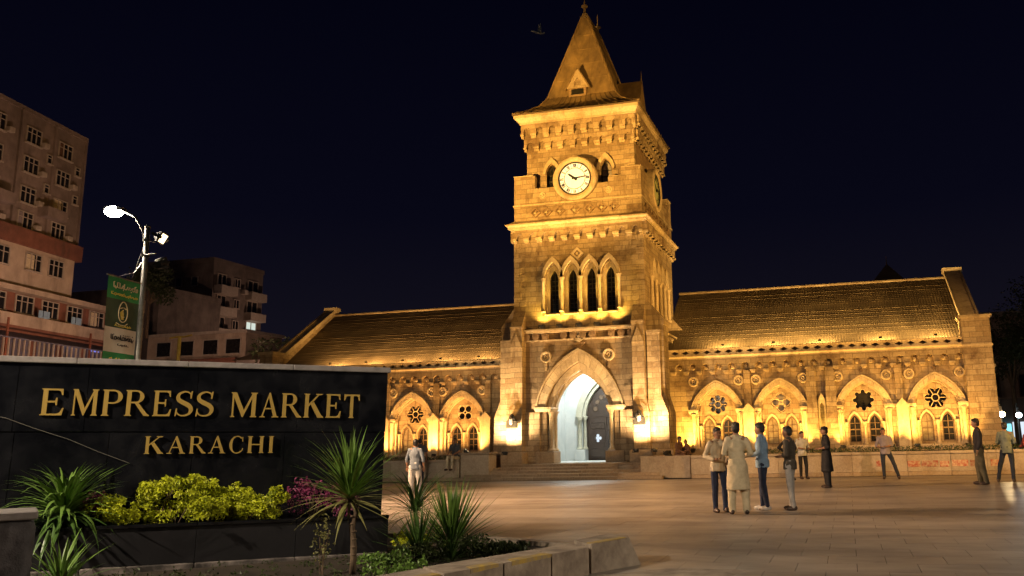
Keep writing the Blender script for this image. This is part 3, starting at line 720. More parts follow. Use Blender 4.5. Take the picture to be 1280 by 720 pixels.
# front gablet and right gablet
gab = G(); cxg = -11.2
gab.wall([(cxg-.56, 17.92), (cxg+.56, 17.92), (cxg, 18.88)], [[(cxg-.16, 18.05), (cxg+.16, 18.05), (cxg+.16, 18.25), (cxg, 18.42), (cxg-.16, 18.25)]], 'y', 39.0, 39.1)
P('gablet_front', gab, 'trim_stone')
P('gablet_panel', G().wall([(cxg-.5, 17.94), (cxg+.5, 17.94), (cxg, 18.75)], [], 'y', 39.07, 39.15), 'sandstone')
P('gablet_roof', G().hull([(cxg-.64, 38.95, 17.86), (cxg, 38.95, 18.98), (cxg, 38.95, 18.9), (cxg-.56, 38.95, 17.86)], [(cxg-.64, 40.0, 17.86), (cxg, 40.0, 18.98), (cxg, 40.0, 18.9), (cxg-.56, 40.0, 17.86)]).hull([(cxg+.64, 38.95, 17.86), (cxg, 38.95, 18.98), (cxg, 38.95, 18.9), (cxg+.56, 38.95, 17.86)], [(cxg+.64, 40.0, 17.86), (cxg, 40.0, 18.98), (cxg, 40.0, 18.9), (cxg+.56, 40.0, 17.86)]), 'spire_metal')
P('louvre_box', G().box(cxg-.42, cxg+.42, 38.98, 39.6, 17.5, 17.9), 'sandstone_dark')
P('louvre', G().box(cxg-.3, cxg+.3, 38.95, 38.99, 17.58, 17.84), 'black_paint')
yg = 41.35
P('gablet_front', G().wall([(yg-.8, 17.2), (yg+.8, 17.2), (yg, 18.75)], [], 'x', -8.75, -8.6), 'trim_stone')
P('gablet_base', G().box(-9.3, -8.62, yg-.7, yg+.7, 16.8, 17.2), 'sandstone')
P('gablet_roof', G().hull([(-8.55, yg-.88, 17.12), (-8.55, yg, 18.85), (-8.55, yg+.88, 17.12)], [(-10.4, yg-.4, 17.9), (-10.4, yg, 18.85), (-10.4, yg+.4, 17.9)]), 'spire_metal')
P('gablet_finial', G().cyl((-8.6, yg, 18.8), (-8.6, yg, 19.35), .05, .01, 6), 'roof_tile')

# quoins at the tower corners
rq = random.Random(12)
for k in range(24):
    z = 3.4+k*.29
    if z > 10.1: break
    w_ = .34 if k % 2 else .55
    if z > 6.6:
        P('quoin', G().bbox(TX0-.012, TX0+w_, 37.988-rq.uniform(0, .012), 38.2, z+.006, z+.284, .01), 'sandstone')
        P('quoin', G().bbox(TX1-w_, TX1+.012+rq.uniform(0, .01), 37.988-rq.uniform(0, .012), 38.0+.8-w_, z+.006, z+.284, .01), 'sandstone')
for k in range(9):
    z = 13.5+k*.145
    w_ = .3 if k % 2 else .45
    P('quoin', G().bbox(UX1-w_, UX1+.012, 38.288-rq.uniform(0, .01), 38.7, z+.003, z+.142, .006), 'sandstone')
# ---- clocks
def clock(cx, cy, cz, axis, face_mat, label):
    """built facing -Y then turned"""
    rot = 0 if axis == 'y' else math.pi/2
    o = G().lathe([(.73, .10), (.75, -.02), (.80, -.06), (.88, -.10), (.97, -.10), (1.02, -.04), (1.03, .25)], (0, 0, 0), 48, 'y').mesh('clock', 'trim_stone')
    c = put('clock', o, MB, (cx, cy, cz), (0, 0, rot)); c['label'] = label
    def sub(nm, gg, mat):
        ob = put(nm, gg.mesh(nm, mat), c, (0, 0, 0), (0, 0, 0), False); return ob
    sub('clock_face', G().lathe([(.735, .02), (.735, 0), (.0, 0)], (0, 0, 0), 48, 'y'), face_mat)
    g = G()
    for r_ in (.715, .49): g.tube([(r_*math.cos(2*math.pi*k/48), -.006, r_*math.sin(2*math.pi*k/48)) for k in range(48)], .014, 5, True)
    for k in range(12): g.tube([(.49*math.cos(R(15+30*k)), -.005, .49*math.sin(R(15+30*k))), (.72*math.cos(R(15+30*k)), -.005, .72*math.sin(R(15+30*k)))], .007, 4)
    g.tube([(.745*math.cos(2*math.pi*k/48), -.03, .745*math.sin(2*math.pi*k/48)) for k in range(48)], .024, 6, True)
    sub('chapter_ring', g, 'black_paint')
    rom = ['XII', 'I', 'II', 'III', 'IV', 'V', 'VI', 'VII', 'VIII', 'IX', 'X', 'XI']
    for k, s_ in enumerate(rom):
        a = math.pi/2-k*math.pi/6; gg = G()
        wd = {'I': .028, 'V': .07, 'X': .07}; tot = sum(wd[q] for q in s_)+.012*(len(s_)-1); x = -tot/2; h = .075; yy = -.006
        def st(x0, z0, x1, z1, t_):
            nonlocal yy; yy -= .0006
            d = Vector((x1-x0, 0, z1-z0)).normalized(); n_ = Vector((-d.z, 0, d.x))*t_*.85
            A = [Vector((x0, yy, z0))+n_, Vector((x0, yy, z0))-n_, Vector((x1, yy, z1))-n_, Vector((x1, yy, z1))+n_]
            gg.hull([q+Vector((0, .006, 0)) for q in A], A)
        for q in s_:
            if q == 'I': st(x+.014, -h, x+.014, h, .02)
            if q == 'V': st(x+.01, h, x+.035, -h, .018); st(x+.06, h, x+.035, -h, .01)
            if q == 'X': st(x+.005, h, x+.065, -h, .02); st(x+.065, h, x+.005, -h, .01)
            x += wd[q]+.012
        gg.xf(Matrix.Translation((.605*math.cos(a), 0, .605*math.sin(a))) @ Matrix.Rotation(-(a-math.pi/2), 4, 'Y'))
        sub('numeral', gg, 'black_paint')
    for nm, ang, L_, w_, yd in (('hour_hand', 307, .42, .055, -.03), ('minute_hand', 84, .64, .034, -.045)):
        a = math.pi/2-R(ang); gg = G()
        gg.hull([(-w_, yd, -.13), (w_, yd, -.13), (w_*.8, yd, L_*.7), (0, yd, L_), (-w_*.8, yd, L_*.7)], [(-w_, yd-.01, -.13), (w_, yd-.01, -.13), (w_*.8, yd-.01, L_*.7), (0, yd-.01, L_), (-w_*.8, yd-.01, L_*.7)])
        gg.xf(Matrix.Rotation(R(ang), 4, 'Y')); sub(nm, gg, 'black_paint')
    sub('hub', G().lathe([(.06, 0), (.06, -.07), (.0, -.075)], (0, 0, 0), 12, 'y'), 'black_paint')
clock(-11.04, 37.72, 13.08, 'y', 'clock_white', 'round white clock face with roman numerals on the front of the tower')
clock(-7.90, 40.6, 12.98, 'x', 'clock_green', 'unlit greenish clock face on the right side of the tower')
P('clock_mount', G().lathe([(.9, -.1), (.9, .9)], (-11.04, 37.9, 13.08), 24, 'y'), 'sandstone')
P('clock_mount', G().lathe([(.9, -.35), (.9, .1)], (-8.1, 40.6, 12.98), 24, 'x'), 'sandstone')

# ---- porch interior
P('porch_floor', G().box(-13.3, -8.8, 38.7, 44.2, .55, .6), 'white_plaster')
P('porch_wall', G().box(-13.35, -12.95, 38.7, 42.4, .6, 5.9), 'white_plaster')
P('porch_wall', G().box(-9.3, -8.9, 38.7, 42.4, .6, 5.9), 'white_plaster')
dc = -11.0
g = G(); g.wall(rect(-12.95, -9.3, .6, 5.9), [arch(dc, 1.12, 2.62, 4.45, .6, 9)], 'y', 42.0, 42.4); P('inner_wall', g, 'white_plaster')
# vaulted ceiling
vp = arch(-11.12, 1.83, 3.6, 5.5, None, 10); g = G(); n = len(vp)
ring(g, arch(-11.12, 1.9, 3.6, 5.7, None, 10), vp, 'y', 38.7, 42.0); P('vault', g, 'white_plaster', smooth=False)
g = G(); ring(g, arch(dc, 1.42, 2.62, 4.85, None, 9), arch(dc, 1.12, 2.62, 4.45, None, 9), 'y', 41.9, 42.0); P('inner_archivolt', g, 'pale_stone')
g = G(); ring(g, arch(dc, 1.12, 2.62, 4.45, None, 9), arch(dc, .98, 2.62, 4.25, None, 9), 'y', 42.08, 42.3); P('inner_archivolt', g, 'pale_stone')
for s in (-1, 1):
    colon(dc+s*1.2, 41.88, 1.1, 2.64, .1, mat='pale_stone'); colon(dc+s*1.02, 42.15, 1.1, 2.64, .08, mat='pale_stone')
    P('jamb_base', G().bbox(dc+s*1.17-.25, dc+s*1.17+.25, 41.7, 42.3, .6, 1.1, .01), 'white_plaster')
# door: tympanum, two leaves
dr = P('door_frame', G().wall(arch(dc, .98, 2.62, 4.25, .6, 9), [rect(dc-.9, dc+.9, .64, 2.6)], 'y', 42.32, 42.38), 'dark_wood')
for s, (x0, x1) in ((-1, (dc-.89, dc-.01)), (1, (dc+.01, dc+.5))):
    holes = [foil((x0+x1)/2, 1.62, .2, 4, .45, 5)] if s < 0 else [rect(x0+.07, x1-.05, .8, 1.3), rect(x0+.07, x1-.05, 1.36, 1.95)]
    d_ = P('door_leaf', G().wall(rect(x0, x1, .64, 2.59), holes, 'y', 42.30, 42.36), 'dark_wood')
    for z in (.75, 1.12, 2.05): P('door_panel', G().bbox(x0+.1, x1-.1, 42.27, 42.30, z+.02, z+.28, .01), 'dark_wood', d_) if (s < 0) else None
for k in range(7):
    a = math.pi*(k+.5)/7; P('tympanum_carving', G().lathe([(.02, -.03), (.1, -.03), (.12, 0)], (dc+.55*math.cos(a), 42.32, 2.8+.8*math.sin(a)), 8, 'y'), 'window_wood')
P('lit_interior', G().box(dc-.7, dc-.2, 42.9, 42.92, 1.4, 1.85).box(dc+.02, dc+.5, 42.9, 42.92, 1.36, 2.0), 'shop_white')
P('lit_interior', G().box(dc+.02, dc+.5, 42.86, 42.88, .7, 1.3), 'door_light')
pl = thing('ceiling_lamp', 'small white lamp under the vault of the porch', 'lamp', (-11.15, 40.2, 5.3))
P('lamp_body', G().lathe([(.02, 5.5), (.12, 5.46), (.12, 5.4)][::-1], (-11.15, 40.2, 0), 12), 'dark_metal', pl)
P('lamp_glass', G().ell((-11.15, 40.2, 5.36), (.09, .09, .05), 10, 6), 'lamp_cool', pl)
L = bpy.data.lights.new('porch_light', 'POINT'); L.energy = 620; L.color = (.86, .95, .93); L.shadow_soft_size = .12
lo = bpy.data.objects.new('porch_light', L); lo.location = (0, -.3, -.25); link(lo, pl, False)

# ================================================================== WINGS
WY = 41.0
ros_kind = 0
def wing(x0, x1, bays, piers, capped, ros, endpier):
    holes = [arch(b_, .99, 2.75, 3.78, 1.0, 8) for b_ in bays]
    P('wing_wall', G().wall(rect(x0, x1, .7, 5.1), holes, 'y', WY, WY+.35), 'wing_stone')
    nrec = 0
    for bi, b_ in enumerate(bays):
        # orders of the arch
        av = G(); ring(av, arch(b_, 1.0, 2.75, 3.80, 1.0, 8), arch(b_, .94, 2.75, 3.72, 1.0, 8), 'y', WY-.02, WY+.16)
        av = P('archivolt', av, 'trim_stone')
        voussoirs(b_, .97, 1.0, 1.14, 1.20, 2.75, WY-.10, WY+.02, 6, 'trim_stone', av)
        g = G(); ring(g, arch(b_, 1.20, 2.75, 4.04, None, 8), arch(b_, 1.14, 2.75, 3.96, None, 8), 'y', WY-.13, WY); P('hood_mould', g, 'trim_stone')
        g = G(); ring(g, arch(b_, .94, 2.75, 3.72, 1.0, 8), arch(b_, .88, 2.75, 3.64, 1.0, 8), 'y', WY+.14, WY+.34); P('archivolt', g, 'trim_stone')
        for s in (-1, 1):
            P('impost', G().flare((b_+s*1.06-.17, b_+s*1.06+.17, WY-.14, WY+.2), 2.56, (b_+s*1.06-.22, b_+s*1.06+.22, WY-.2, WY+.2), 2.66).box(b_+s*1.06-.22, b_+s*1.06+.22, WY-.2, WY+.2, 2.66, 2.75), 'trim_stone')
            colon(b_+s*1.04, WY-.06, 1.0, 2.58, .085); colon(b_+s*.92, WY+.10, 1.0, 2.6, .065)
        # recessed tympanum
        k = ros[bi]
        fo = {0: foil(b_, 2.98, .44, 8, .30, 6), 1: foil(b_, 2.98, .46, 4, .5, 8), 2: foil(b_, 2.96, .47, 8, .24, 5), 3: foil(b_, 2.96, .47, 6, .36, 6), 4: foil(b_, 2.98, .45, 4, .44, 8, math.pi/4)}[k]
        wl = [arch(b_+s*.42, .25, 1.98, 2.38, 1.16, 5) for s in (-1, 1)]
        tp = arch(b_, .92, 2.75, 3.68, .9, 8)
        P('tympanum', G().wall(tp, [fo]+wl, 'y', WY+.3, WY+.48), 'wing_stone')
        # tracery rosette
        g = G(); yb = WY+.33
        g.tube([(p[0], yb, p[1]) for p in fo], .02, 5, True)
        if k in (1, 4):
            for q in range(4):
                a = q*math.pi/2+(math.pi/4 if k == 4 else 0)
                g.tube([(b_+.23*math.cos(a)+.165*math.cos(t), yb+.02, 2.98+.23*math.sin(a)+.165*math.sin(t)) for t in [2*math.pi*i/12 for i in range(12)]], .022, 5, True)
        elif k in (3, 0):
            g.tube([(b_+.15*math.cos(t), yb+.02, 2.97+.15*math.sin(t)) for t in [2*math.pi*i/14 for i in range(14)]], .022, 5, True)
            for q in range(6): a = q*math.pi/3; g.tube([(b_+.15*math.cos(a), yb+.02, 2.97+.15*math.sin(a)), (b_+.42*math.cos(a), yb+.02, 2.97+.42*math.sin(a))], .018, 5)
        tr = P('rosette', g, 'trim_stone', smooth=True)
        P('pane', G().box(b_-.5, b_+.5, WY+.50, WY+.52, 2.45, 3.48), 'dark_glass' if k in (0, 2, 3) else ('cap_stone' if k == 1 else 'dark_glass'), tr)
        for wi, s in enumerate((-1, 1)):
            xx = b_+s*.42
            g = G(); ring(g, arch(xx, .33, 1.98, 2.50, None, 6), arch(xx, .26, 1.98, 2.40, None, 6), 'y', WY+.24, WY+.3); P('hood_mould', g, 'trim_stone')
            lit = (k == 1) or (k in (3, 0) and s < 0)
            lancet_window(xx, WY+.38, .24, 1.98, 2.36, 1.18, mat='window_wood', pane='lit_pane_tint' if lit else 'dark_glass', rows=4)
        for xx in (b_-.80, b_, b_+.80): colon(xx, WY+.26, 1.05, 2.04, .062)
        P('window_sill', G().box(b_-.84, b_+.84, WY-.04, WY+.46, .95, 1.05), 'trim_stone')
        # roundels
        for xx in (b_-1.02, b_+1.02):
            P('roundel', G().lathe([(.03, -.04), (.07, -.09), (.10, -.03), (.15, -.035), (.16, -.10), (.215, -.10), (.235, 0)], (xx, WY, 4.0), 16, 'y'), 'trim_stone')
        P('small_boss', G().lathe([(.03, -.05), (.07, -.03), (.09, 0)], (b_, WY, 4.22), 8, 'y'), 'sandstone_dark')
    for x in piers:    # shallow strip pilasters
        P('pilaster', G().bbox(x-.15, x+.15, WY-.16, WY+.02, 2.9, 4.42, .012), 'wing_stone')
    for x in capped:   # lower piers with gabled cap
        g = G().box(x-.24, x+.24, WY-.36, WY, .7, 2.62); g.wall([(x-.27, 2.62), (x+.27, 2.62), (x+.27, 2.68), (x, 2.98), (x-.27, 2.68)], [], 'y', WY-.4, WY)
        P('gabled_pier', g, 'trim_stone')
    # corbel arcade
    n = round((x1-x0)/.60); p = (x1-x0)/n; a = p*.31
    out = [(x0, 5.0), (x0, 4.4)]
    for k in range(n):
        c = x0+p*(k+.5); out.append((c-a, 4.4)); out += [(c-a*math.cos(math.pi*q/6), 4.60+a*math.sin(math.pi*q/6)) for q in range(7)]; out.append((c+a, 4.4))
    out += [(x1, 4.4), (x1, 5.0)]
    P('arcade_band', G().wall(out[::-1], [], 'y', WY-.22, WY), 'wing_stone')
    cm = G().box(-.12, .12, -.26, 0, -.02, .05).box(-.085, .085, -.11, 0, -.1, -.02).mesh('corbel', 'trim_stone')
    om = G().lathe([(.02, -.07), (.07, -.06), (.09, 0)], (0, 0, 0), 8, 'y').mesh('niche_boss', 'trim_stone')
    for k in range(n+1): put('corbel', cm, MB, (x0+p*k, WY, 4.4))
    for k in range(n): put('niche_boss', om, MB, (x0+p*(k+.5), WY, 4.6))
    P('cornice', G().box(x0, x1, WY-.22, WY+.1, 5.0, 5.05).hull([(x0, WY-.22, 5.05), (x0, WY-.29, 5.12), (x0, WY-.29, 5.15), (x0, WY+.1, 5.15), (x0, WY+.1, 5.05)], [(x1, WY-.22, 5.05), (x1, WY-.29, 5.12), (x1, WY-.29, 5.15), (x1, WY+.1, 5.15), (x1, WY+.1, 5.05)]), 'trim_stone')
    n = round((x1-x0)/.48); p = (x1-x0)/n; hs = []
    for k in range(n):
        c = x0+p*(k+.5); a = .115
        hs.append([(c-a*1.6, 5.285), (c-a*.62, 5.285-a*.42), (c, 5.285-a*.78), (c+a*.62, 5.285-a*.42), (c+a*1.6, 5.285), (c+a*.62, 5.285+a*.42), (c, 5.285+a*.78), (c-a*.62, 5.285+a*.42)])
    P('parapet', G().wall(rect(x0, x1, 5.15, 5.40), hs, 'y', WY-.27, WY-.12), 'trim_stone')
    P('parapet_back', G().box(x0, x1, WY+.02, WY+.06, 5.15, 5.40), 'sandstone_dark')
    P('parapet_coping', G().bbox(x0, x1, WY-.31, WY+.08, 5.40, 5.46, .012), 'trim_stone')
    # floor plinth
    P('plinth', G().box(x0, x1, WY-.12, WY, .7, .98), 'step_stone')
def roof(x0, x1, yb=41.25, zb=5.2, yr=46.8, zr=8.93, rib=.125, rows=34):
    # solid under-roof
    P('roof_deck', G().wall([(yb, zb-.12), (yr, zr-.1), (2*yr-yb, zb-.12)], [], 'x', x0, x1), 'roof_tile')
    L_ = math.hypot(yr-yb, zr-zb); dy, dz = (yr-yb)/L_, (zr-zb)/L_; ny, nz = -dz, dy
    nx = int((x1-x0)/rib)*6; V = []; rr = random.Random(2)
    rj = [rr.choice((-.01, 0, 0, .002, .012)) for _ in range(rows+1)]
    for j in range(rows):
        for e2 in (0, 1):
            s = L_*(j+e2)/rows+(.0 if e2 == 0 else .02); lift = .016+rj[j]*.8 if e2 == 0 else 0.0
            for i in range(nx+1):
                x = x0+(x1-x0)*i/nx; hgt = .013*abs(math.sin(math.pi*(x-x0)/rib))**1.0+lift
                V.append((x, yb+dy*s+ny*hgt, zb+dz*s+nz*hgt))
    F_ = []; w_ = nx+1
    for r_ in range(2*rows-1):
        for i in range(nx): F_.append((r_*w_+i, r_*w_+i+1, (r_+1)*w_+i+1, (r_+1)*w_+i))
    g = G(); g.add(V, F_); o = P('roof_tiles', g, 'roof_tile'); o['kind'] = 'stuff'
    P('ridge_tiles', G().tube([(x0, yr, zr+.02), (x1, yr, zr+.02)], .09, 8), 'sandstone')
wing(-8.05, 5.1, [-5.55, -2.74, .78, 3.75], [-4.15, 2.28], [-4.13, 2.34], [0, 1, 2, 3], 1)
wing(-28.3, -14.0, [-17.8, -20.42, -23.04, -25.66], [-16.45, -19.12, -21.72, -24.35, -27.0], [-16.48, -19.14, -21.75, -24.35], [4, 3, 1, 2], -1)
# pair of stepped buttresses between second and third bay, with a gabled niche
for x in (-1.38, -.56):
    g = G().flare((x-.25, x+.25, WY-.62, WY), .7, (x-.21, x+.21, WY-.26, WY), 3.4).flare((x-.21, x+.21, WY-.26, WY), 3.4, (x-.17, x+.17, WY-.2, WY), 4.42)
    P('buttress', g, 'wing_stone')
g = G(); g.wall([(-1.13, .7), (-.81, .7), (-.81, 3.0), (-.97, 3.3), (-1.13, 3.0)], [arch(-.97, .09, 2.7, 2.9, 1.1, 4)], 'y', WY-.24, WY); P('gabled_niche', g, 'trim_stone')
flood('added uplight between the twin buttresses in the middle of the right wing', (-.97, WY-.85, 1.05), (-.97, WY, 3.4), 200, (1, .60, .1), 90, .9, .05, .8, 'uplights along the right wing')  # extra lamp, added to brighten the dark gap between the buttresses
# end piers and gables
def endgable(x0, x1, s, gx0, gx1):
    P('end_pier', G().box(x0, x1, WY-.35, WY+.6, .7, 6.2), 'sandstone')
    P('end_pier_base', G().flare((x0-.06, x1+.06, WY-.55, WY+.6), .7, (x0-.002, x1+.002, WY-.352, WY+.6), 2.4), 'wing_stone')
    P('pier_cap', G().box(x0-.05, x1+.05, WY-.4, WY+.65, 6.2, 6.26).box(x0-.09, x1+.09, WY-.44, WY+.69, 6.26, 6.34), 'trim_stone')
    P('pier_band', G().box(x0-.04, x1+.04, WY-.39, WY+.0, 5.02, 5.1), 'trim_stone')
    y0, z0, y1, z1 = WY+.1, 5.75, 46.8, 9.28
    P('gable_wall', G().wall([(y0+.3, .7), (y0+.3, z0), (y1, z1-.12), (2*y1-y0-.3, z0), (2*y1-y0-.3, .7)], [], 'x', gx0+.12, gx1-.12), 'wing_stone')
    g = G()
    for a0, b0, a1, b1 in ((y0, z0, y1, z1), (2*y1-y0, z0, y1, z1)):
        g.hull([(gx0, a0, b0-.1), (gx1, a0, b0-.1), (gx1, a0, b0+.06), (gx0, a0, b0+.06)], [(gx0, a1, b1-.1), (gx1, a1, b1-.1), (gx1, a1, b1+.06), (gx0, a1, b1+.06)])
    P('gable_coping', g, 'trim_stone')
    g = G()
    for e0, e1 in ((gx0, gx0+.1), (gx1-.1, gx1)):
        g.hull([(e0, y0, z0+.062), (e1, y0, z0+.062), (e1, y0, z0+.13), (e0, y0, z0+.13)], [(e0, y1, z1+.062), (e1, y1, z1+.062), (e1, y1, z1+.13), (e0, y1, z1+.13)])
    P('coping_edge', g, 'trim_stone')
    P('apex_stone', G().box(gx0-.05, gx1+.05, y1-.3, y1+.3, z1-.1, z1+.12), 'trim_stone')
endgable(4.98, 6.12, 1, 5.15, 5.95)
endgable(-28.85, -28.1, -1, -28.85, -28.2)
roof(-8.05, 5.25); roof(-28.35, -14.03)
P('wing_back', G().box(5.1, 6.0, 41.6, 52, .7, 5.6).box(-28.3, 5.1, 51.8, 52.2, 0, 5.1), 'wing_stone')
# distant cupola behind the right roof
cu = thing('cupola', 'small dark pyramid roof with finial showing behind the ridge of the right wing', 'cupola', (3.0, 56, 8))
P('cupola_drum', G().box(2.3, 3.75, 55.3, 56.7, 7.5, 10.3), 'wing_stone', cu)
P('cupola_roof', G().flare((2.1, 3.95, 55.1, 56.9), 10.3, (3.0, 3.05, 55.98, 56.02), 11.45), 'roof_tile', cu)
P('finial', G().cyl((3.02, 56, 11.4), (3.02, 56, 11.95), .04, .01, 6), 'roof_tile', cu)
# annex to the right of the end pier
an = thing('annex', 'plain lower stone annex seen past the right end pier', 'building', (6.5, 47, 0))
P('annex_wall', G().box(5.98, 7.0, 46.8, 49, 0, 4.5), 'wing_stone', an); P('annex_parapet', G().box(5.9, 7.1, 46.7, 49.1, 4.5, 4.65), 'trim_stone', an)

# ================================================================== MARKET LIGHTS
pos = ('leftmost', 'second', 'middle', 'fourth', 'rightmost')
for i, x in enumerate((-12.62, -11.80, -10.93, -10.1, -9.28)):
    flood(f'{pos[i]} of the five small uplights on the tower ledge under the lancet windows', (x, 37.58, 6.5), (x, 38.3, 8.9), 190, YEL, 120, .8, .04, 1.0, 'uplights on the tower ledge')
bay_names = ['first bay right of the tower', 'second bay right of the tower', 'third bay right of the tower', 'last bay beside the right end pier']
for i, b_ in enumerate([-5.55, -2.74, .78, 3.75]):
    for s, nm in ((-1, 'left'), (1, 'right')):
        flood(f'{nm} uplight of the arch in the {bay_names[i]}', (b_+s*.98, WY-1.05, 1.05), (b_+s*.6, WY+.2, 3.5), 640, (1, .52, .10), 120, .9, .05, .8, 'uplights along the right wing')
for i, b_ in enumerate([-17.8, -20.42]):
    for s, nm in ((-1, 'left'), (1, 'right')):
        flood(f'{nm} uplight of the left wing arch {["next to the tower", "beside the black sign"][i]}', (b_+s*.98, WY-1.0, 1.05), (b_+s*.6, WY+.2, 3.5), 640, (1, .49, .12), 120, .9, .05, .8, 'uplights along the left wing')
for i, x in enumerate((-5.14, -2.88, -.88, 1.69, 3.95)):
    flood(f'{pos[i]} of five floodlights at the eaves of the right wing roof', (x, WY-.16, 5.60), (x, 43.0, 6.3), 1150, (1, .60, .17), 150, .9, .04, .5, 'eaves lights of the right wing')
for i, x in enumerate((-16.9, -18.9, -20.9, -22.9, -24.9)):
    flood(f'{pos[4-i]} of five floodlights at the eaves of the left wing roof', (x, WY-.16, 5.60), (x, 43.0, 6.3), 850, (1, .56, .17), 150, .9, .04, .5, 'eaves lights of the left wing')
for x, y, lb in ((-14.62, 36.55, 'floodlight at the foot of the outer left buttress of the tower'), (-13.9, 36.45, 'floodlight at the foot of the inner left buttress of the tower'),
                 (-8.30, 36.45, 'floodlight at the foot of the inner right buttress of the tower'), (-7.55, 36.55, 'floodlight at the foot of the outer right buttress of the tower')):
    flood(lb, (x, y, 1.12), (x, 37.75, 3.9), 1500, (1, .68, .34), 110, .9, .05, .9, 'floodlights at the tower foot')
flood('floodlight behind the side buttress lighting the right flank of the tower', (-6.7, 40.6, 1.0), (-8.0, 41.3, 3.8), 480, YEL, 120, .9, .05, .9, 'floodlights at the tower foot')
# floods on the wall tops, aimed high
flood('box floodlight standing on the end block left of the steps', (-15.55, 36.3, 1.24), (-11.5, 38.2, 6.5), 1100, AMBER, 100, 1, .08, 1.3, 'box floodlights beside the steps')
flood('box floodlight standing on the wall right of the steps', (-7.0, 36.3, 1.0), (-10.6, 38.2, 6.5), 1100, AMBER, 100, 1, .08, 1.3, 'box floodlights beside the steps')

# ================================================================== SIGN WALL
th = R(40.75); tl = math.asin(.0184)
S_ = Vector((math.cos(th)*math.cos(tl), math.sin(th)*math.cos(tl), -math.sin(tl))); Nb = Vector((-math.sin(th), math.cos(th), 0)); Uz = S_.cross(Nb)
SO = Vector((-6.25, 11.75, .12))
SM = Matrix((S_, Nb, Uz)).transposed().to_4x4(); SM.translation = SO
def SP(name, g_, mat, parent, smooth=False): g_.xf(SM); return g_.make(name, mat, parent, smooth)
sg = thing('sign_wall', 'long black granite sign wall with gold letters reading EMPRESS MARKET KARACHI', 'sign', tuple(SO+S_*-2.5+Nb*.7))
SP('wall_core', G().box(-7.5, .07, .58, .92, -.12, 2.465), 'granite', sg)
SP('back_panel', G().box(-7.5, .08, .925, .94, -.12, 2.46), 'cap_stone', sg)
xs = [.088, -1.15, -2.46, -3.75, -4.52, -5.9, -7.5]
for a, b_ in zip(xs[:-1], xs[1:]):
    SP('granite_panel', G().bbox(b_+.003, a-.003, .55, .59, 1.615, 2.465, .003), 'granite', sg)
xs = [.084, -1.3, -2.46, -3.45, -4.49, -5.9, -7.5]
for a, b_ in zip(xs[:-1], xs[1:]):
    SP('granite_panel', G().bbox(b_+.003, a-.003, .565, .60, .10, 1.61, .003), 'granite', sg)
xs = [.12, -1.25, -2.6, -3.9, -5.3, -7.5]
for a, b_ in zip(xs[:-1], xs[1:]):
    SP('coping_stone', G().bbox(b_+.002, a-.002, .50, .98, 2.467, 2.545, .008), 'cap_stone', sg)
# planter trough in front (part of the sign wall)
xs = [.06, -1.15, -2.35, -3.6, -4.9, -6.2, -7.5]
for a, b_ in zip(xs[:-1], xs[1:]):
    SP('planter_panel', G().bbox(b_+.003, a-.003, 0, .03, .0, .44, .003), 'granite_worn', sg)
    SP('planter_rim', G().bbox(b_+.002, a-.002, -.03, .10, .44, .485, .006), 'granite', sg)
    SP('plinth_stone', G().bbox(b_+.003, a-.003, -.06, .10, -.13, -.002, .012), 'plinth_stone', sg)
SP('planter_end', G().box(.03, .06, .03, .56, -.12, .44), 'granite_worn', sg)
SP('planter_soil', G().box(-7.4, .03, .04, .56, .0, .40), 'soil', sg)

